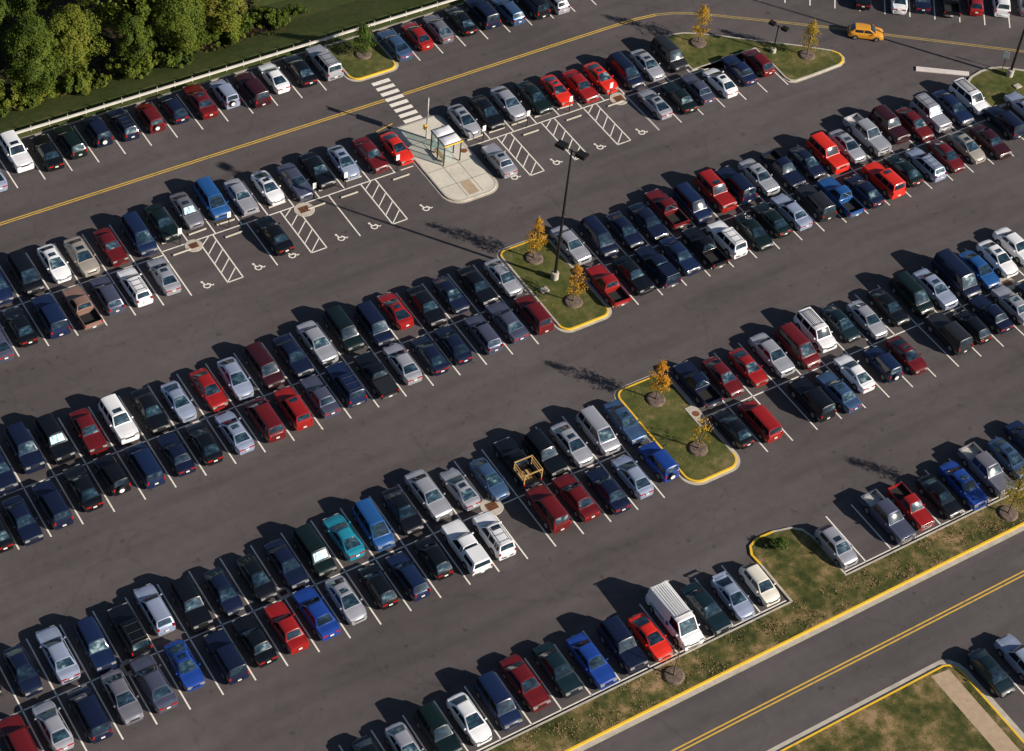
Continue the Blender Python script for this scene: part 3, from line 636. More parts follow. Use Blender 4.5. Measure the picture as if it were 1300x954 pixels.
CARS=[
('r0','S','sedan','light_blue','u','',42.22,142.07),
('r0','S','suv','white','d','sunroof',45.38,143.86),
('r0','S','sedan','black','u','',48.05,142.79),
('r0','S','wagon','dark_green','u','',50.64,143.36),
('r0','S','jeep','dark_navy','u','spare',53.5,143.51),
('r0','S','wagon','dark_navy','u','rack',56.2,143.49),
('r0','S','jeep','dark_red','u','spare',58.91,143.11),
('r0','S','hatch','dark_navy','u','',61.55,143.42),
('r0','S','sedan','dark_red','u','sunroof',64.41,143.28),
('r0','S','jeep','light_blue','u','spare',67.05,143.21),
('r0','S','suv','maroon','u','',69.79,142.52),
('r0','S','coupe','white','u','',72.64,143.39),
('r0','S','sedan','black','u','',75.52,143.27),
('r0','S','suv','silver','u','rack',78.29,143.22),
('r0','S','sedan','steel_blue','u','',86.29,142.7),
('r0','S','sedan','red','u','',89.12,143.03),
('r0','S','sedan','grey','u','',91.74,143.09),
('r0','S','sedan','black','u','',94.58,143.21),
('r0','S','suv','dark_navy','u','',97.29,143.36),
('r0','S','wagon','steel_blue','u','',100.1,142.57),
('r0','S','suv','black','u','',102.98,142.43),
('r0','S','wagon','silver','u','',105.54,142.19),
('rt','S','sedan','black','u','',137.16,128.08),
('rt','S','sedan','white','u','',140.36,125.62),
('rt','S','sedan','dark_navy','u','',142.82,124.67),
('rt','S','pickup','black','u','',145.36,122.77),
('rt','S','hatch','red','u','',147.76,121.38),
('rt','S','suv','white','u','',150.47,120.06),
('rt','S','sedan','grey','u','',153.06,118.85),
('r1','F','sedan','navy','d','',37.13,128.1),
('r1','F','minivan','black','d','',39.87,128.2),
('r1','F','sedan','white','d','sunroof',42.68,128.34),
('r1','F','sedan','tan','d','sunroof',45.24,128.1),
('r1','F','boxysedan','dark_red','d','',48.07,128.05),
('r1','F','minivan','navy','d','',50.95,128.2),
('r1','F','sedan','dark_green','d','',53.61,128.9),
('r1','F','sedan','grey','d','sunroof shade',56.34,129.43),
('r1','F','minivan','blue','d','',59.07,129.62),
('r1','F','boxysedan','silver','d','',61.71,128.82),
('r1','F','coupe','white','d','sunroof',64.56,128.87),
('r1','F','sedan','slate','d','',67.3,128.43),
('r1','F','sedan','black','d','',69.91,128.94),
('r1','F','sedan','light_blue','d','sunroof',72.73,128.85),
('r1','F','sedan','dark_red','d','',75.65,128.68),
('r1','F','coupe','bright_red','d','',78.41,128.39),
('r1','F','sedan','silver','d','sunroof',86.51,129.04),
('r1','F','sedan','black','d','',89.22,129.1),
('r1','F','sedan','silver','d','',91.94,129.41),
('r1','F','sedan','dark_green','d','',94.77,128.97),
('r1','F','coupe','bright_red','d','sunroof',97.52,128.97),
('r1','F','sedan','red','d','',100.09,128.45),
('r1','F','coupe','bright_red','d','sunroof',102.73,128.64),
('r1','F','minivan','dark_navy','d','',105.49,128.2),
('r1','F','sedan','silver','d','sunroof',108.36,128.26),
('r1','F','minivan','charcoal','d','',111.36,128.52),
('r1','N','sedan','slate','u','',34.47,121.53),
('r1','N','sedan','black','u','',36.99,122.38),
('r1','N','suv','navy','u','',39.79,122.27),
('r1','N','pickup','brown','u','open',42.64,122.0),
('r1','N','wagon','slate','u','',45.28,122.52),
('r1','N','wagon','white','u','rack',47.89,122.42),
('r1','N','sedan','silver','u','sunroof',50.78,122.49),
('r1','N','sedan','black','u','',62.08,122.74),
('r1','N','boxysedan','silver','u','sunroof',86.56,122.32),
('r1','N','coupe','silver','u','sunroof',105.5,122.7),
('r1','N','boxysedan','dark_green','u','',108.32,122.39),
('r1','N','boxysedan','slate','u','',110.91,122.66),
('r1','N','sedan','white','u','sunroof',113.65,122.51),
('r1','N','boxysedan','navy','u','',116.68,123.25),
('r1','N','hatch','dark_red','u','',119.3,123.42),
('r2','F','sedan','dark_navy','d','',29.18,108.03),
('r2','F','suv','dark_navy','d','',31.88,108.88),
('r2','F','suv','black','d','shade',34.43,108.66),
('r2','F','boxysedan','dark_red','d','',37.28,108.32),
('r2','F','suv','white','d','sunroof',40.0,108.21),
('r2','F','sedan','black','d','',42.81,108.08),
('r2','F','coupe','light_blue','d','',45.4,107.96),
('r2','F','sedan','red','d','',48.24,108.01),
('r2','F','sedan','light_blue','d','',50.84,108.08),
('r2','F','minivan','maroon','d','',53.63,108.11),
('r2','F','sedan','dark_navy','d','',56.52,108.18),
('r2','F','sedan','silver','d','',59.14,108.61),
('r2','F','minivan','dark_green','d','',61.92,108.83),
('r2','F','minivan','dark_navy','d','',64.65,108.11),
('r2','F','coupe','red','u','sunroof',67.32,109.0),
('r2','F','sedan','black','d','',70.05,108.13),
('r2','F','sedan','dark_navy','d','',72.75,108.4),
('r2','F','sedan','black','d','',75.54,108.25),
('r2','F','sedan','silver','d','',78.28,108.13),
('r2','F','sedan','silver','d','',86.29,108.95),
('r2','F','minivan','dark_navy','d','',89.16,108.51),
('r2','F','sedan','dark_navy','d','',91.99,108.31),
('r2','F','sedan','dark_navy','d','',94.71,108.23),
('r2','F','pickup','dark_red','u','open',97.34,108.96),
('r2','F','minivan','navy','d','',99.98,108.31),
('r2','F','suv','red','d','sunroof',103.05,108.63),
('r2','F','suv','dark_navy','u','',105.48,108.71),
('r2','F','sedan','silver','d','sunroof',108.39,108.66),
('r2','F','pickup','dark_navy','d','',111.17,108.38),
('r2','F','sedan','dark_navy','d','',114.04,108.2),
('r2','F','suv','bright_red','d','',116.68,108.16),
('r2','F','sedan','silver','d','sunroof',119.39,108.4),
('r2','F','pickup','silver','d','crew',122.33,108.82),
('r2','F','suv','maroon','d','',125.31,108.85),
('r2','F','sedan','dark_red','d','',127.92,108.01),
('r2','F','suv','silver','d','rack shade',130.44,108.36),
('r2','F','bigsedan','navy','d','',133.31,108.26),
('r2','F','minivan','white','d','ribs',136.01,108.67),
('r2','N','sedan','black','u','',26.6,102.21),
('r2','N','sedan','dark_navy','d','',28.86,102.05),
('r2','N','suv','dark_navy','u','',31.58,102.39),
('r2','N','sedan','black','u','',34.47,102.92),
('r2','N','jeep','black','u','spare',37.1,103.07),
('r2','N','minivan','navy','u','',39.89,102.79),
('r2','N','boxysedan','dark_navy','u','',42.69,102.72),
('r2','N','sedan','black','u','',45.28,102.72),
('r2','N','sedan','light_blue','u','sunroof',48.06,102.61),
('r2','N','minivan','dark_red','u','',50.97,102.73),
('r2','N','suv','red','u','sunroof',53.66,102.69),
('r2','N','boxysedan','slate','u','',56.37,102.88),
('r2','N','suv','navy','u','rack',58.99,103.03),
('r2','N','pickup','black','u','tonneau',61.85,102.76),
('r2','N','sedan','silver','u','',64.64,102.98),
('r2','N','sedan','dark_navy','u','',67.29,102.77),
('r2','N','sedan','dark_navy','u','',69.8,102.91),
('r2','N','wagon','slate','u','',72.88,102.8),
('r2','N','sedan','slate','u','',75.58,103.11),
('r2','N','suv','dark_red','u','',78.24,102.77),
('r2','N','pickup','red','u','open',86.37,102.76),
('r2','N','boxysedan','black','d','',89.27,102.82),
('r2','N','pickup','dark_navy','u','cap',91.94,102.71),
('r2','N','sedan','navy','d','',94.75,102.99),
('r2','N','pickup','black','u','open',97.47,102.76),
('r2','N','suv','white','u','rack',100.16,102.77),
('r2','N','sedan','dark_green','d','',103.11,102.44),
('r2','N','sedan','dark_green','u','',105.71,103.11),
('r2','N','sedan','light_blue','u','',108.22,103.11),
('r2','N','suv','charcoal','u','',111.13,103.07),
('r2','N','pickup','blue','u','open',113.84,102.55),
('r2','N','sedan','dark_navy','u','',116.7,102.27),
('r2','N','suv','bright_red','u','sunroof',119.43,102.59),
('r2','N','sedan','dark_green','u','',122.24,102.93),
('r2','N','wagon','light_blue','u','rack',124.94,102.58),
('r2','N','sedan','dark_red','d','',127.66,102.53),
('r2','N','sedan','tan','d','sunroof',130.49,102.69),
('r2','N','sedan','maroon','d','',133.34,102.23),
('rx','S','suv','dark_navy','u','',136.73,103.9),
('rx','S','sedan','light_blue','u','',140.33,104.75),
('r3','F','sedan','black','d','',20.6,89.69),
('r3','F','sedan','dark_navy','d','',23.36,88.49),
('r3','F','bigsedan','light_blue','u','',26.24,88.67),
('r3','F','suv','navy','d','',29.0,87.94),
('r3','F','suv','black','u','rack',31.88,88.02),
('r3','F','wagon','light_blue','u','',34.42,89.04),
('r3','F','suv','black','d','',37.06,87.94),
('r3','F','sedan','dark_navy','d','',39.87,87.99),
('r3','F','sedan','black','d','',42.76,87.99),
('r3','F','sedan','dark_navy','d','',45.47,88.07),
('r3','F','minivan','dark_green','d','shade',47.99,88.09),
('r3','F','coupe','teal','u','',50.88,88.42),
('r3','F','minivan','blue','d','',53.52,88.22),
('r3','F','sedan','black','d','',56.4,88.49),
('r3','F','bigsedan','silver','d','',59.14,88.94),
('r3','F','coupe','silver','u','sunroof',61.85,88.3),
('r3','F','sedan','steel_blue','d','',64.52,87.99),
('r3','F','pickup','black','u','stake',67.53,88.41),
('r3','F','suv','black','d','',70.07,87.94),
('r3','F','sedan','silver','d','sunroof',72.85,88.03),
('r3','F','minivan','silver','d','crew',75.64,88.09),
('r3','F','sedan','steel_blue','d','sunroof',78.36,87.99),
('r3','F','pickup','dark_navy','u','open',86.6,88.67),
('r3','F','sedan','dark_red','d','',89.22,88.35),
('r3','F','coupe','red','d','',91.96,88.25),
('r3','F','sedan','silver','d','',94.85,88.48),
('r3','F','minivan','dark_red','d','',97.53,88.09),
('r3','F','minivan','white','d','ribs',100.26,88.99),
('r3','F','sedan','dark_teal','d','',102.97,88.7),
('r3','F','sedan','silver','d','',105.59,87.99),
('r3','F','sedan','black','d','',108.41,88.33),
('r3','F','minivan','dark_green','d','',111.41,88.47),
('r3','F','sedan','light_blue','d','sunroof',114.0,88.18),
('r3','F','van','dark_navy','d','',116.83,88.39),
('r3','F','sedan','blue','d','',119.54,88.2),
('r3','F','sedan','white','d','sunroof',122.27,88.6),
('r3','F','sedan','white','d','',125.0,89.05),
('r3','N','bigsedan','slate','u','',31.48,82.84),
('r3','N','coupe','bright_blue','d','sunroof',34.21,83.19),
('r3','N','suv','dark_navy','u','',37.33,82.35),
('r3','N','boxysedan','black','u','',39.91,82.66),
('r3','N','boxysedan','red','u','',42.64,82.62),
('r3','N','sedan','bright_blue','u','',45.33,82.73),
('r3','N','sedan','silver','d','sunroof',47.97,82.71),
('r3','N','hatch','black','u','',50.89,82.7),
('r3','N','wagon','navy','u','',53.51,82.47),
('r3','N','hatch','black','u','',56.25,83.08),
('r3','N','pickup','white','u','cap',59.08,82.71),
('r3','N','suv','white','u','rack sunroof',61.76,82.69),
('r3','N','suv','dark_red','u','',67.18,82.96),
('r3','N','sedan','dark_red','u','',69.98,82.95),
('r3','N','sedan','dark_navy','u','',72.77,82.32),
('r3','N','sedan','light_blue','u','',75.49,82.59),
('r3','N','jeep','bright_blue','u','spare',78.41,82.85),
('r3','N','sedan','black','u','',86.44,82.93),
('r3','N','minivan','red','u','',89.06,82.57),
('r3','N','suv','black','u','',94.71,82.38),
('r3','N','sedan','steel_blue','u','sunroof',97.5,82.05),
('r3','N','coupe','white','u','',100.22,83.19),
('r3','N','jeep','navy','u','spare',103.24,82.81),
('r3','N','coupe','dark_red','d','sunroof',105.98,82.67),
('r3','N','suv','charcoal','u','',111.23,82.98),
('r3','N','hatch','black','u','',113.88,82.66),
('r3','N','boxysedan','dark_navy','u','',116.61,83.14),
('r3','N','sedan','silver','u','sunroof',119.37,83.09),
('r3','N','sedan','dark_navy','u','',122.14,82.66),
('r4','S','sedan','dark_red','d','',56.34,69.25),
('r4','S','sedan','dark_teal','d','',59.24,69.06),
('r4','S','sedan','bright_blue','d','',62.02,68.48),
('r4','S','suv','dark_navy','d','',64.93,68.4),
('r4','S','coupe','bright_red','d','',67.43,68.15),
('r4','S','van','white','d','ribs logo',70.14,68.65),
('r4','S','sedan','dark_teal','d','',72.97,68.25),
('r4','S','coupe','light_blue','d','spoiler',75.6,68.15),
('r4','S','hatch','ivory','d','',78.34,68.17),
('r4','S','hatch','silver','d','sunroof',86.39,68.24),
('r4','S','pickup','slate','d','crew',92.21,68.6),
('r4','S','pickup','red','d','',94.78,68.6),
('r4','S','sedan','black','d','',97.71,68.25),
('r4','S','sedan','bright_blue','d','sunroof',100.37,68.25),
('r4','S','pickup','grey','d','crew',103.31,68.6),
('r4','S','sedan','steel_blue','d','sunroof',106.06,68.68),
('r4','S','sedan','navy','d','',108.88,69.25),
('r6','S','sedan','dark_teal','d','',89.49,52.23),
('r6','S','suv','light_blue','u','',92.45,52.05),
]
CARS += [('r3','N','suv','dark_red','u','',20.7,82.7),('r3','N','sedan','silver','u','',23.4,82.9),('r3','N','minivan','dark_navy','u','',26.2,82.6),('r3','N','sedan','grey','d','',28.9,82.8),
('r4','S','sedan','black','d','',42.7,68.6),('r4','S','sedan','silver','d','',45.4,68.5),('r4','S','suv','dark_green','d','',48.2,68.6),('r4','S','sedan','white','d','',50.9,68.5),('r4','S','minivan','navy','d','',53.6,68.7)]

WT = dict(sedan='sedan', bigsedan='long sedan', boxysedan='boxy sedan', coupe='coupe', hatch='hatchback', wagon='station wagon', suv='SUV', jeep='small SUV', minivan='minivan', van='cargo van', pickup='pickup')
def short(c): return (WORD.get(c[3], c[3]) + ' ' + WT[c[2]].replace('long ', '').replace('boxy ', '').replace('small ', '').replace('station ', ''))
ROWT = {('r0','S'): 'in the guardrail row', ('rt','S'): 'in the angled corner row', ('r1','F'): 'shelter row, back line', ('r1','N'): 'shelter row, front line',
        ('r2','F'): 'lamp row, back line', ('r2','N'): 'lamp row, front line', ('rx','S'): 'lamp row, right end', ('r3','F'): 'lowest double row, back line', ('r3','N'): 'lowest double row, front line',
        ('r4','S'): 'in the verge row', ('r6','S'): 'beyond the lower road'}
FT = dict(sunroof='sunroof', rack='roof rack', spare='rear spare wheel', shade='sunshade', spoiler='rear spoiler', ribs='ribbed roof rack', cap='bed cap', open='open bed', tonneau='flat bed cover', stake='timber rack on its bed', crew='crew cab', logo='side lettering')
rnd = random.Random(3)
rows = {}
for c in CARS: rows.setdefault((c[0], c[1]), []).append(c)
labels = {}
for key, L_ in rows.items():
    L_.sort(key=lambda c: c[6])
    for i, c in enumerate(L_):
        row, line, ty, col, d, feats, x, y = c
        lft = L_[i-1] if i and x-L_[i-1][6] < 4.4 else None
        rgt = L_[i+1] if i+1 < len(L_) and L_[i+1][6]-x < 4.4 else None
        if lft and rgt: t = 'between %s and %s' % (short(lft), short(rgt))
        elif lft: t = ('right of %s, last before the gap' if i+1 < len(L_) else 'rightmost, beside %s') % short(lft)
        elif rgt: t = ('left of %s, first after the gap' if i else 'leftmost, beside %s') % short(rgt)
        else: t = 'standing alone with empty bays beside it'
        f = [FT[k] for k in feats.split() if k in FT]
        me_ = (WORD.get(col, col) + ' ' + WT[ty])
        lab = '%s %s, %s' % (me_, t, ROWT[key])
        if f and len(lab.split()) + 1 + len(f[0].split()) <= 16: lab = '%s with %s %s, %s' % (me_, f[0], t, ROWT[key])
        if len(lab.split()) > 16: lab = lab.replace('double row, ', 'row, ').replace('parked ', '')
        if len(lab.split()) > 16: lab = lab.replace('lowest row, ', '').replace(' line', ' line')
        labels.setdefault(lab, []).append(c)
        ang = {'u': 90, 'd': -90}[d]
        if row == 'rt': ang = 54 if d == 'u' else 234
        o = place_car(ty, col, feats, x, y, R(ang + rnd.uniform(-1.6, 1.6)))
        sc = 1 + rnd.uniform(-.03, .025); sc *= .9 if (row == 'r4' and ty == 'pickup' and col == 'red') else 1; o.scale = (sc, sc*rnd.uniform(.985, 1.01), sc*rnd.uniform(.98, 1.02))
        tag(o, lab, CAT[ty], {'r0': 'cars parked along the guardrail', 'r4': 'cars parked along the verge', 'rt': 'cars in the angled corner row'}.get(row, 'cars parked in the double rows'))
for l, cs in labels.items():
    if len(cs) > 1: print('DUPLABEL', l, [(c[6], c[7]) for c in cs])
    if len(l.split()) > 16: print('LONGLABEL', len(l.split()), l)
taxi = place_car('hatch', 'orange', '', 133.15, 122.45, R(-36)); taxi.scale = (.93, .96, .93); tag(taxi, 'orange yellow car driving on the road past the angled corner row', 'car', 'moving cars')
for o, col in todo: paint(o, col)
del todo

# ------------------------------------------------------------------ guardrail
g = empty('guardrail', (30, 146.68, 0)); tag(g, 'long pale guardrail on short posts behind the top left row of cars', 'guardrail')
bm = bmesh.new()
sec = [(-.08, .46), (-.13, .50), (-.08, .56), (-.08, .61), (-.13, .67), (-.08, .71), (.05, .71), (.05, .46)]
A = [bm.verts.new((-90, y, z)) for y, z in sec]; B = [bm.verts.new((98, y, z)) for y, z in sec]
for k in range(8): bm.faces.new((A[k], A[(k+1) % 8], B[(k+1) % 8], B[k]))
bm.faces.new(A); bm.faces.new(B[::-1]); obj('rail', bm, M_rail, g)
bm = bmesh.new(); box(bm, -.05, .05, .055, .16, .1, .86, 0, .01); p0 = obj('post', bm, M_concd, g, (0, 0, 0))
for k in range(1, 52):
    q = p0.copy(); C.objects.link(q); q.parent = g; q.location = (1.905*k-1.0, 0, 0)

# ------------------------------------------------------------------ lamps
def lamp(x, y, h, heads, label, base_h=.8, base_r=.36, head_s=1.05, z0=.13):
    L_ = empty('street_lamp', (x, y, z0)); tag(L_, label, 'street lamp', 'lot lamps')
    bm = bmesh.new(); tube(bm, [(0, 0, 0), (0, 0, base_h-.05), (0, 0, base_h)], [base_r, base_r, base_r-.05], 16); obj('concrete_base', bm, M_conc, L_, smooth=40)
    bm = bmesh.new(); tube(bm, [(0, 0, base_h), (0, 0, h*.5), (0, 0, h)], [.15 if h > 8 else .08, .12 if h > 8 else .07, .08 if h > 8 else .06], 10); obj('pole', bm, M_dark, L_, smooth=60)
    for a in heads:
        bm = bmesh.new(); d = Vector((math.cos(R(a)), math.sin(R(a)), 0)); s = head_s
        tube(bm, [Vector((0, 0, h-.15)), d*.6*s+Vector((0, 0, h-.08))], [.05, .05], 6); ar = obj('arm', bm, M_dark, L_)
        bm = bmesh.new(); box(bm, -s*.48, s*.48, -s*.42, s*.42, -.17, .17, 0, .06)
        bmesh.ops.rotate(bm, verts=bm.verts, matrix=Matrix.Rotation(R(a), 3, 'Z')); bmesh.ops.translate(bm, verts=bm.verts, vec=d*s*1.0+Vector((0, 0, h-.05))); hd = obj('lamp_head', bm, M_dark, L_, smooth=40)
        bm = bmesh.new(); box(bm, -s*.36, s*.36, -s*.32, s*.32, -.19, -.175)
        bmesh.ops.rotate(bm, verts=bm.verts, matrix=Matrix.Rotation(R(a), 3, 'Z')); bmesh.ops.translate(bm, verts=bm.verts, vec=d*s*1.0+Vector((0, 0, h-.05))); obj('lens', bm, M_lens, hd)
    return L_
lamp(82.78, 106.2, 15.8, (-66, 114), 'tall dark twin headed lamp post on the grass island in the middle')
lamp(143.0, 110.0, 16.0, (-66, 114), 'tall dark lamp post on the grass corner by the right edge')
lamp(122.2, 124.55, 3.5, (-66, 114), 'short dark twin headed lamp on the far triangular grass island', .45, .3, .75)
lamp(82.6, 152.8, .1, (), '') if False else None

# ------------------------------------------------------------------ bus shelter
s = empty('bus_shelter', (82.4, 125.7, .135)); tag(s, 'glass bus shelter with white twin panel roof and yellow fascia on the concrete platform', 'bus shelter')
hx, hy, hh = .92, 1.25, 2.5
for x in (-hx, hx):
    for y in (-hy, 0, hy):
        bm = bmesh.new(); box(bm, x-.045, x+.045, y-.045, y+.045, 0, hh); obj('post', bm, M_dark, s)
bm = bmesh.new(); box(bm, -hx-.12, hx+.12, -hy-.12, hy+.12, hh, hh+.12, 0, .015); box(bm, -hx-.1, hx+.1, -.05, .05, hh+.121, hh+.16); rf = obj('roof_frame', bm, M_dark, s)
for y0, y1 in ((-hy-.02, -.08), (.08, hy+.02)):
    bm = bmesh.new(); G = []
    for i in range(9):
        G.append([bm.verts.new((lerp(-hx-.04, hx+.04, i/8), lerp(y0, y1, j/6), hh+.125+.16*(1-(2*i/8-1)**4)*(1-(2*j/6-1)**4))) for j in range(7)])
    for a, b in zip(G, G[1:]):
        for j in range(6): bm.faces.new((a[j], a[j+1], b[j+1], b[j]))
    obj('roof_panel', bm, mat('white acrylic', (.74, .75, .78), .3), rf, smooth=60)
bm = bmesh.new(); box(bm, -hx-.12, hx+.12, -hy-.15, -hy-.122, hh-.02, hh+.12); box(bm, hx+.122, hx+.15, -hy-.12, -hy+.3, hh-.02, hh+.12); obj('yellow_fascia', bm, M_kyel, s)
mg = mat('shelter glass', (.5, .6, .6), .05); t_ = mg.node_tree; tr_ = t_.nodes.new('ShaderNodeBsdfTransparent'); tr_.inputs[0].default_value = (.9, .95, .95, 1); mx_ = t_.nodes.new('ShaderNodeMixShader'); mx_.inputs[0].default_value = .14
t_.links.new(tr_.outputs[0], mx_.inputs[1]); t_.links.new(t_.nodes['Principled BSDF'].outputs[0], mx_.inputs[2]); t_.links.new(mx_.outputs[0], t_.nodes['Material Output'].inputs[0])
for a, b, c_, d in ((-hx, -hx, -hy+.05, -.05), (-hx, -hx, .05, hy-.05), (hx, hx, .05, hy-.05), (-hx+.05, hx-.05, hy, hy), (-hx+.05, 0, -hy, -hy)):
    bm = bmesh.new(); box(bm, a-.008, b+.008, c_-.008, d+.008, .2, 2.3); obj('glass_panel', bm, mg, s)
bm = bmesh.new(); box(bm, -hx+.1, -hx+.5, -.9, .9, .42, .48, 0, .01); box(bm, -hx+.15, -hx+.45, -.8, -.74, 0, .42); box(bm, -hx+.15, -hx+.45, .74, .8, 0, .42); obj('bench', bm, M_wood, s)

# bus stop post
s = empty('bus_stop_post', (82.06, 128.85, .135)); tag(s, 'tall bus stop post with pale banner and blue panel beside the shelter', 'sign')
bm = bmesh.new(); tube(bm, [(0, 0, 0), (0, 0, 5.1)], [.075, .07], 10); obj('post', bm, M_steel, s)
a = R(-122.6); d = Vector((math.cos(a), math.sin(a), 0))
def panel(name, l0, l1, z0, z1, m_):
    bm = bmesh.new(); box(bm, l0, l1, -.03, .03, z0, z1, 0, .01); bmesh.ops.rotate(bm, verts=bm.verts, matrix=Matrix.Rotation(a, 3, 'Z')); return obj(name, bm, m_, s)
panel('top_flag', .06, .42, 4.35, 5.0, M_signw); panel('blue_panel', -.38, .38, 2.15, 3.5, M_signb)
bm = bmesh.new(); box(bm, -.34, -.07, -.16, .16, 1.2, 1.75, 0, .03); obj('yellow_box', bm, M_kyel, s, smooth=40)

# ------------------------------------------------------------------ accessible signs, wheel stops
SIGNS = [(54.04, 'behind the dark green sedan'), (59.04, 'in front of the blue minivan'), (68.02, 'beside the left round drain'), (71.39, 'before the light blue sunroof sedan'),
         (77.1, 'before the bright red platform coupe'), (86.9, 'right of the bus shelter'), (92.07, 'between silver and dark green sedans'), (97.17, 'by the first sunroof red coupe'), (102.1, 'by the right end drain')]
for i, (x, t) in enumerate(SIGNS):
    s = empty('accessible_parking_sign', (x, 125.95, 0)); tag(s, 'white accessible parking sign on thin post ' + t, 'sign', 'accessible parking signs')
    bm = bmesh.new(); tube(bm, [(0, 0, 0), (0, 0, 2.05)], [.045, .045], 8); obj('post', bm, M_dark, s)
    bm = bmesh.new(); box(bm, -.19, .19, -.075, -.05, 1.45, 2.15, 0, .008); fp = obj('sign_plate', bm, M_signw, s)
    bm = bmesh.new(); n = 12
    for k in range(n):
        t0, t1 = R(130+290*k/n), R(130+290*(k+1)/n)
        quad(bm, [(.07*math.cos(t0), -.078, 1.68+.07*math.sin(t0)), (.1*math.cos(t0), -.078, 1.68+.1*math.sin(t0)), (.1*math.cos(t1), -.078, 1.68+.1*math.sin(t1)), (.07*math.cos(t1), -.078, 1.68+.07*math.sin(t1))])
    quad(bm, [(-.07, -.079, 1.72), (-.03, -.079, 1.72), (-.05, -.079, 1.92), (-.09, -.079, 1.92)]); quad(bm, [(-.10, -.079, 1.94), (-.04, -.079, 1.94), (-.04, -.079, 2.0), (-.10, -.079, 2.0)])
    obj('wheelchair_emblem', bm, M_signb, fp)
def carat(x, row='r1', line='F'):
    c = min(rows[(row, line)], key=lambda c: abs(c[6]-x)); return c
STOPS = []
for x in (53.5, 56.2, 59.1, 61.7, 64.5, 67.2, 69.85, 72.7, 75.5, 86.5, 89.05, 91.7, 94.45, 97.2, 99.95): STOPS.append((x, 126.82, 'concrete wheel stop in front of the %s, shelter row back line' % short(carat(x))))
for x, t in ((53.75, 'near the left drain, first empty accessible bay'), (59.06, 'right of the leftmost hatched aisle'), (67.75, 'beside the round drain, middle of left bays'), (71.3, 'left of the third hatched aisle'),
             (77.0, 'left of the shelter platform'), (91.95, 'right of the first hatched aisle past the shelter'), (97.1, 'between the two right hatched aisles'), (102.15, 'by the drain at the right end')):
    STOPS.append((x, 124.97, 'concrete wheel stop in front line bay ' + t))
seen = {}
for i, (x, y, t) in enumerate(STOPS):
    if t in seen: t = t.replace('in front of the', 'in front of the %s' % ('far right' if t.replace('in front of the', 'in front of the second') in seen else 'second'))
    seen[t] = 1
    bm = bmesh.new(); l_ = .92
    sec = [(-.09, 0), (-.07, .12), (.07, .12), (.09, 0)]
    A = [bm.verts.new((-l_, a, b)) for a, b in sec]; B = [bm.verts.new((l_, a, b)) for a, b in sec]
    for k in range(4): bm.faces.new((A[k], A[(k+1) % 4], B[(k+1) % 4], B[k]))
    bm.faces.new(A); bm.faces.new(B[::-1]); bmesh.ops.bevel(bm, geom=list(bm.edges), offset=.02, segments=1, affect='EDGES')
    o = obj('wheel_stop', bm, M_conc, loc=(x, y, .006)); o.rotation_euler[2] = R(rnd.uniform(-2, 2)); tag(o, t, 'wheel stop', 'concrete wheel stops')
# ------------------------------------------------------------------ drains and covers
def drain(x, y, r, label, rr_=0., z=.0):
    d_ = empty('storm_drain', (x, y, z)); tag(d_, label, 'drain', 'storm drains')
    bm = bmesh.new(); n = 24; A = [bm.verts.new((r*math.cos(2*math.pi*k/n), r*math.sin(2*math.pi*k/n), .0)) for k in range(n)]; B = [bm.verts.new((.97*r*math.cos(2*math.pi*k/n), .97*r*math.sin(2*math.pi*k/n), .03)) for k in range(n)]
    for k in range(n): bm.faces.new((A[k], A[(k+1) % n], B[(k+1) % n], B[k]))
    bm.faces.new(B); obj('concrete_collar', bm, M_conc, d_)
    bm = bmesh.new(); q = r*.5; box(bm, -q, q, -q*.8, q*.8, .031, .05); gr = obj('grate', bm, M_rust, d_)
    bm = bmesh.new()
    for k in range(5): yy = -q*.6+q*.3*k; box(bm, -q*.85, q*.85, yy-.03, yy+.03, .051, .056)
    obj('grate_slots', bm, M_trim, gr)
drain(66.5, 125.1, 1.0, 'round concrete storm drain with rusty grate among left accessible bays')
drain(55.1, 125.3, .85, 'storm drain with rusty grate at the leftmost hatched aisle')
drain(103.0, 125.5, 1.0, 'round storm drain at right end of the accessible bays')
drain(63.47, 85.75, 1.0, 'round storm drain between steel blue sedan and white SUV, lowest double row')
drain(44.14, 86.0, .6, 'small storm drain between boxy parked sedans in the lowest double row')
drain(30.66, 85.3, .8, 'storm drain at lower left between navy SUV and slate sedan')
drain(121.33, 85.9, .9, 'storm drain between bright white sedans at the right, lowest double row')
bm = bmesh.new(); tube(bm, [(0, 0, 0), (0, 0, .02)], [.32, .32], 18); o = obj('manhole_cover', bm, M_rust, loc=(84.45, 125.5, .137)); tag(o, 'rusty round cover on the platform beside the shelter', 'cover')
for x, y, r_, t in ((81.05, 105.3, .42, 'pale concrete utility box in grass near the tall middle lamp'), (142.53, 108.2, .4, 'pale concrete utility box in grass by the right lamp')):
    bm = bmesh.new(); box(bm, -r_, r_, -r_*.8, r_*.8, 0, .12, 0, .02); box(bm, -r_*.6, r_*.6, -r_*.5, r_*.5, .121, .135); o = obj('utility_box', bm, M_conc, loc=(x, y, .13)); tag(o, t, 'utility box', 'utility boxes')
bm = bmesh.new(); box(bm, -.55, .55, -1.2, 1.2, 0, .05, 0, .01); bm2 = bm; dr = empty('kerb_inlet', (84.75, 85.9, .125)); tag(dr, 'concrete kerb inlet slab on the lower grass island edge', 'drain'); obj('slab', bm, M_conc, dr)
bm = bmesh.new(); tube(bm, [(0, .2, .05), (0, .2, .075)], [.32, .32], 16); obj('cover', bm, M_rust, dr)
bm = bmesh.new(); q = [(134.78, 115.77), (139.42, 112.49), (139.03, 112.0), (134.33, 115.23)]
lo = [bm.verts.new((*p, 0)) for p in q]; hi = [bm.verts.new((*p, .14)) for p in q]
for k in range(4): bm.faces.new((lo[k], lo[(k+1) % 4], hi[(k+1) % 4], hi[k]))
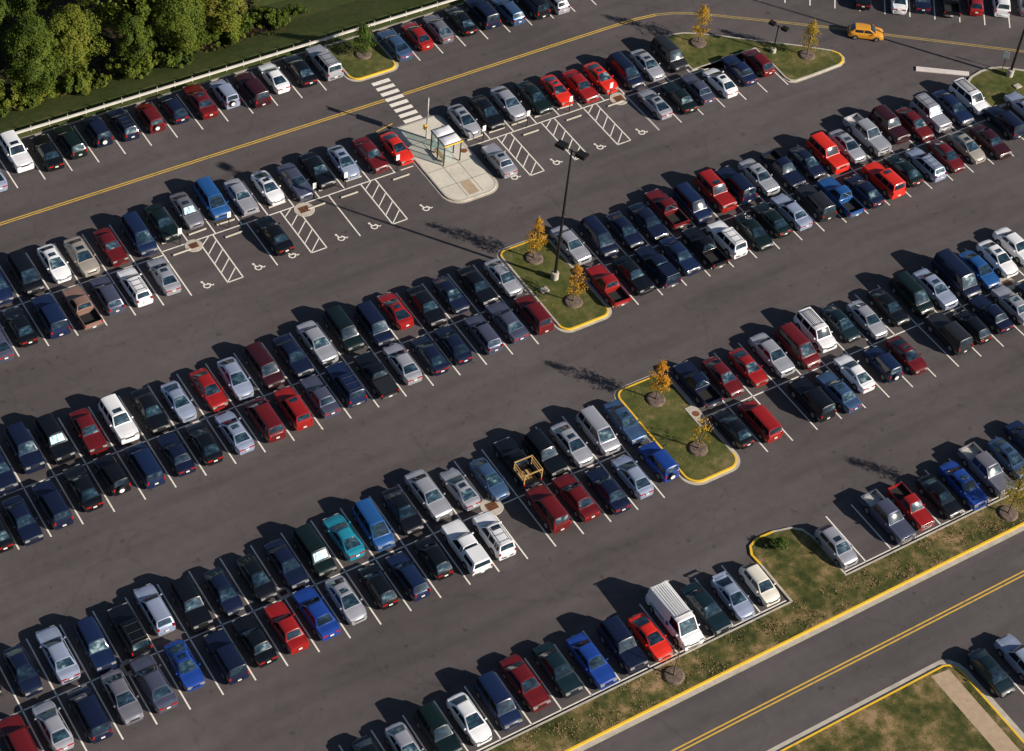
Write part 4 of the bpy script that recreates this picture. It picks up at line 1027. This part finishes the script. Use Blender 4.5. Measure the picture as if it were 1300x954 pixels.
bm.faces.new(hi); bmesh.ops.bevel(bm, geom=[e for e in bm.edges if all(v.co.z > .1 for v in e.verts)], offset=.02, segments=1, affect='EDGES')
o = obj('concrete_median', bm, noise_mat('whitewashed concrete', [(.3, (.55, .50, .48)), (.6, (.70, .64, .61))], [(1, 1), (6, .5)])); tag(o, 'long white concrete bar lying on the asphalt before the right grass corner', 'kerb block')
s = empty('road_sign', (143.02, 111.2, .13)); tag(s, 'small white road sign on thin post at right grass corner', 'sign')
bm = bmesh.new(); tube(bm, [(0, 0, 0), (0, 0, 2.3)], [.04, .04], 8); obj('post', bm, M_dark, s)
bm = bmesh.new(); box(bm, -.3, .3, -.07, -.045, 1.5, 2.35, 0, .01); pl = obj('sign_plate', bm, M_signw, s); pl.rotation_euler[2] = R(-62)

# ------------------------------------------------------------------ trees
def leaf_mat(name, cols):
    m = mat(name, cols[0][1], .7, spec=.2); t = m.node_tree; b = t.nodes['Principled BSDF']; L_ = t.links.new
    oi = t.nodes.new('ShaderNodeObjectInfo'); tc = t.nodes.new('ShaderNodeTexCoord')
    n = t.nodes.new('ShaderNodeTexNoise'); n.inputs['Scale'].default_value = .55; n.inputs['Detail'].default_value = 5; L_(tc.outputs['Object'], n.inputs[0])
    n2 = t.nodes.new('ShaderNodeTexNoise'); n2.inputs['Scale'].default_value = 5; L_(tc.outputs['Object'], n2.inputs[0])
    a = t.nodes.new('ShaderNodeMath'); a.operation = 'MULTIPLY_ADD'; a.inputs[1].default_value = .35; L_(n2.outputs['Fac'], a.inputs[0]); L_(n.outputs['Fac'], a.inputs[2])
    a2 = t.nodes.new('ShaderNodeMath'); a2.operation = 'MULTIPLY_ADD'; a2.inputs[1].default_value = .45; L_(oi.outputs['Random'], a2.inputs[0]); L_(a.outputs[0], a2.inputs[2])
    a3 = t.nodes.new('ShaderNodeMath'); a3.operation = 'SUBTRACT'; a3.inputs[1].default_value = .40; L_(a2.outputs[0], a3.inputs[0])
    r = t.nodes.new('ShaderNodeValToRGB'); e = r.color_ramp.elements
    while len(e) < len(cols): e.new(.5)
    for k, (p_, c_) in enumerate(cols): e[k].position = p_; e[k].color = (*c_, 1)
    L_(a3.outputs[0], r.inputs[0]); L_(r.outputs[0], b.inputs['Base Color'])
    tr = t.nodes.new('ShaderNodeBsdfTranslucent'); L_(r.outputs[0], tr.inputs[0])
    mx = t.nodes.new('ShaderNodeMixShader'); mx.inputs[0].default_value = .3; L_(b.outputs[0], mx.inputs[1]); L_(tr.outputs[0], mx.inputs[2]); L_(mx.outputs[0], t.nodes['Material Output'].inputs[0])
    return m
M_leaf = leaf_mat('green foliage', [(.12, (.045, .080, .012)), (.40, (.095, .140, .018)), (.70, (.17, .195, .024)), (.97, (.22, .15, .035))])
M_leafo = leaf_mat('autumn foliage', [(.15, (.34, .25, .025)), (.45, (.52, .32, .03)), (.8, (.56, .25, .025))])
M_leafy = leaf_mat('yellow foliage', [(.15, (.20, .20, .025)), (.5, (.40, .29, .03)), (.8, (.50, .29, .025))])
M_leafg = leaf_mat('young green foliage', [(.2, (.05, .09, .014)), (.6, (.10, .15, .025))])
def leaf(bm, p, s, rg, out=None):
    a = Vector((rg.gauss(0, 1), rg.gauss(0, 1), rg.gauss(0, 1)+.5))
    if out is not None: a = a*.62+out*1.0
    a.normalize(); u = a.orthogonal().normalized()*s; v = a.cross(u.normalized())*s*.7
    t = rg.uniform(0, 6.28); u, v = u*math.cos(t)+v*math.sin(t), v*math.cos(t)-u*math.sin(t)
    bm.faces.new([bm.verts.new(q) for q in (p-u, p+v*.8, p+u, p-v*.8)])
def crown(seed, r, h, z0, nclump, per, ls, conic=False):
    rg = random.Random(seed); bm = bmesh.new(); cl = []
    for i in range(nclump):
        th = rg.uniform(0, 6.283); zz = rg.random()**(1.25 if conic else .8); prof_ = (min(1, .55+zz*2.2)*(1.02-zz)**.8) if conic else math.sin(math.pi*(.12+.80*zz))**.75
        rr_ = r*prof_*(rg.random()**.45)*rg.uniform(.8, 1.12); c = Vector((rr_*math.cos(th), rr_*math.sin(th), z0+h*zz)); cr_ = rg.uniform(.4, 1.15)*r*.32
        cl.append(c)
        for k in range(per):
            d_ = Vector((rg.gauss(0, 1), rg.gauss(0, 1), rg.gauss(0, .75)))
            if d_.length < 1e-3: continue
            d_ = d_.normalized()*cr_*(rg.random()**.4); o_ = (c+d_-Vector((0, 0, z0+h*.35))); leaf(bm, c+d_, ls*rg.uniform(.6, 1.3), rg, (o_.normalized()*.95+d_.normalized()*.35))
    return bm, cl
def trunk(h, r, cl, seed):
    rg = random.Random(seed); bm = bmesh.new(); tube(bm, [(0, 0, -.3), (.03*h*rg.uniform(-1, 1), 0, h*.35), (.04*h*rg.uniform(-1, 1), .03*h*rg.uniform(-1, 1), h*.9)], [r*1.2, r*.8, r*.2], 8)
    for c in cl: b0 = Vector((0, 0, min(c.z*.6, h*.7))); tube(bm, [b0, b0.lerp(c, .5)+Vector((0, 0, .1)), c], [r*.3, r*.18, r*.05], 5)
    return bm
TP = []
for i, (r_, h_, z0_, nc, per, ls) in enumerate(((3.5, 7.6, 2.4, 110, 190, .14), (3.0, 8.8, 2.8, 100, 180, .135), (4.1, 7.4, 2.6, 130, 190, .145), (2.7, 6.4, 1.4, 85, 180, .13), (3.3, 9.6, 2.0, 115, 180, .14))):
    bmc, cl = crown(11+i, r_, h_, z0_, nc, per, ls); t = empty('broadleaf_tree'); oc = obj('crown', bmc, M_leaf, t); ot = obj('trunk', trunk(z0_+h_*.8, .22, cl[:14], i), M_bark, t, smooth=60); TP.append(t)
bpy.context.view_layer.update()
for t in TP: scan(t)
used = set()
def gz(y): return interp(prof, y)
FT_ = []
rf_ = random.Random(21)
yrow = 0
for y0, x0, x1 in ((153.2, 40, 76), (157.8, 38, 80), (162.6, 38, 84), (167.6, 40, 82), (172.8, 44, 80)):
    x = x0 + (yrow % 2)*2.4; yrow += 1
    while x < x1:
        FT_.append((x+rf_.uniform(-1, 1), y0+rf_.uniform(-1, 1), rf_.randrange(5), rf_.uniform(.78, 1.12) if y0 > 155 else rf_.uniform(.68, .98)))
        x += rf_.uniform(4.4, 6.4)
def inview(p, m=3.5):
    q = M.inverted() @ Vector(p); return abs(q.x/-q.z)*2553 < 650+m*14 and -q.z > 0 and (q.y/-q.z)*2553 < 431+m*14
FT_ = [f for f in FT_ if inview((f[0], f[1], 6)) and math.hypot((f[0]-55)/1.3, f[1]-159) > 2.4]
ranks = ['at the front edge of the wood', 'in the second rank of the wood', 'in the third rank of the wood', 'in the fourth rank of the wood', 'at the back of the wood']
ORD = ['first', 'second', 'third', 'fourth', 'fifth', 'sixth', 'seventh', 'eighth', 'ninth', 'tenth', 'eleventh', 'twelfth', 'thirteenth', 'fourteenth', 'fifteenth', 'sixteenth', 'seventeenth', 'eighteenth', 'nineteenth', 'twentieth'] + ['twenty '+q for q in ('first', 'second', 'third', 'fourth', 'fifth', 'sixth', 'seventh')]
cnt = {}
for i, (x, y, k, sc) in enumerate(FT_):
    src = TP[k]
    if k in used: t = copy_tree(src)
    else: t = src; used.add(k)
    t.location = (x, y, gz(y)); t.rotation_euler = (0, 0, rf_.uniform(0, 6.28)); t.scale = (sc, sc, sc*rf_.uniform(.95, 1.3))
    rk = min(4, max(0, round((y-153.2)/4.85))); cnt[rk] = cnt.get(rk, 0)+1
    tag(t, '%s green broadleaf tree %s, %s from the left' % ('tall' if k in (1, 4) else 'spreading', ranks[rk], ORD[cnt[rk]-1]), 'tree', 'trees of the wood at top left')
# bushes at the wood's edge
bmc, cl = crown(77, 1.5, 1.7, .1, 26, 110, .14); b0_ = empty('bush'); obj('foliage', bmc, M_leaf, b0_); obj('stems', trunk(1.2, .06, cl[:9], 5), M_bark, b0_); bpy.context.view_layer.update(); scan(b0_)
for i in range(26):
    t = b0_ if i == 0 else copy_tree(b0_); x = 40+i*1.62+rf_.uniform(-.6, .6); y = 152.2 + rf_.uniform(-1.1, 1.3) + (1.6 if x > 68 else 0)
    t.location = (x, y, gz(y)); s_ = rf_.uniform(.6, 1.25); t.scale = (s_, s_, s_*rf_.uniform(.8, 1.2)); t.rotation_euler[2] = rf_.uniform(0, 6.28)
    tag(t, 'low leafy bush along the edge of the wood, %s from the left' % ORD[i], 'bush', 'bushes along the edge of the wood')
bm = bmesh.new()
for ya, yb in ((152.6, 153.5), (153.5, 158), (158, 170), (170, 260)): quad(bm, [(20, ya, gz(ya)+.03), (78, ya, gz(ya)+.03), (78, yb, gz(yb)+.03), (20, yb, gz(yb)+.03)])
struct('wood_floor', bm, noise_mat('shade-darkened litter', [(.35, (.014, .010, .006)), (.6, (.05, .034, .018))], [(.6, 1), (5, 1)], .95))  # brown litter, its colour darkened to stand in for shade between the trees
bm = bmesh.new(); rg = random.Random(5)
for i in range(4500):
    x, y = rg.uniform(38, 79), rg.uniform(151.5, 178); leaf(bm, Vector((x, y, gz(y)+rg.random()*.5)), rg.uniform(.12, .3), rg)
tag(obj('undergrowth', bm, leaf_mat('brown undergrowth', [(.2, (.03, .035, .010)), (.6, (.07, .06, .02)), (.9, (.11, .07, .03))])), 'dark tangled undergrowth beneath the trees', 'undergrowth', kind='stuff')
# small island trees
def small_tree(x, y, h, r, m_, label, seed, z=.13, n=70, per=26, ls=.075, mulch=True):
    bmc, cl = crown(seed, r*1.12, h*.70, h*.30, n, per, ls, True); t = empty('young_tree', (x, y, z)); obj('crown', bmc, m_, t); obj('trunk', trunk(h*.85, .07, cl[:18], seed), M_bark, t, smooth=60); tag(t, label, 'tree', 'young trees on the islands')
    if mulch:
        bm = bmesh.new(); rr2 = .88; rings_ = []
        for rad, zz in ((rr2, 0), (rr2*.95, .12), (rr2*.8, .17), (.2, .12)):
            rings_.append([bm.verts.new((x+rad*math.cos(2*math.pi*k/20)*random.uniform(.96, 1.04), y+rad*math.sin(2*math.pi*k/20), z+zz)) for k in range(20)])
        for a, b in zip(rings_, rings_[1:]):
            for k in range(20): bm.faces.new((a[k], a[(k+1) % 20], b[(k+1) % 20], b[k]))
        bm.faces.new(rings_[-1]); struct('mulch_bed', bm, M_mulch, smooth=60)
bm = bmesh.new(); rg = random.Random(14)
for cx_, cy2 in ((82.48, 109.31), (82.66, 102.79), (82.55, 89.17), (82.55, 82.69), (115.76, 129.35), (125.16, 122.45), (102.1, 64.2)):
    for i in range(150):
        leaf(bm, Vector((cx_+rg.gauss(-.3, 1.1), max(cy2-2.2, min(cy2+1.9, cy2+rg.gauss(.3, .9))), .165)), .045, rg)
tag(obj('fallen_leaves', bm, M_leafo), 'fallen yellow leaves scattered on the grass under the young trees', kind='stuff')
small_tree(82.48, 109.31, 5.0, 1.15, M_leafo, 'young orange leaved tree behind the tall middle lamp', 31)
small_tree(82.66, 102.79, 4.7, 1.2, M_leafo, 'young orange leaved tree in front of the tall middle lamp', 32, n=50, per=20)
small_tree(82.55, 89.17, 4.8, 1.2, M_leafo, 'young orange leaved tree at the back of the lower grass island', 33)
small_tree(82.55, 82.69, 4.2, 1.25, M_leafo, 'sparse young orange leaved tree at the front of the lower grass island', 34, n=36, per=12)
small_tree(115.76, 129.35, 4.9, 1.2, M_leafy, 'young orange leaved tree at left of the far triangular island', 35)
small_tree(125.16, 122.45, 4.4, 1.1, M_leafy, 'young yellow leaved tree at right tip of the far triangular island', 36)
small_tree(82.84, 143.17, 3.6, 1.45, M_leafg, 'young green leaved tree on the island in the guardrail row', 37, n=60, per=60, ls=.09)
small_tree(102.1, 64.2, 6.6, 1.5, M_leafy, 'young yellow leaved tree on the verge at the right edge', 38, n=80, per=30)
small_tree(67.18, 64.4, 4.6, 1.2, M_leafo, 'bare young tree on the verge at the bottom', 39, n=8, per=5)
bmc, cl = crown(91, .7, .9, .05, 14, 60, .08); t = empty('bush', (82.3, 70.6, .13)); obj('foliage', bmc, M_leafg, t); obj('stems', trunk(.6, .03, cl[:6], 5), M_bark, t); tag(t, 'small dark bush on the grass nose beside the ivory hatchback', 'bush')
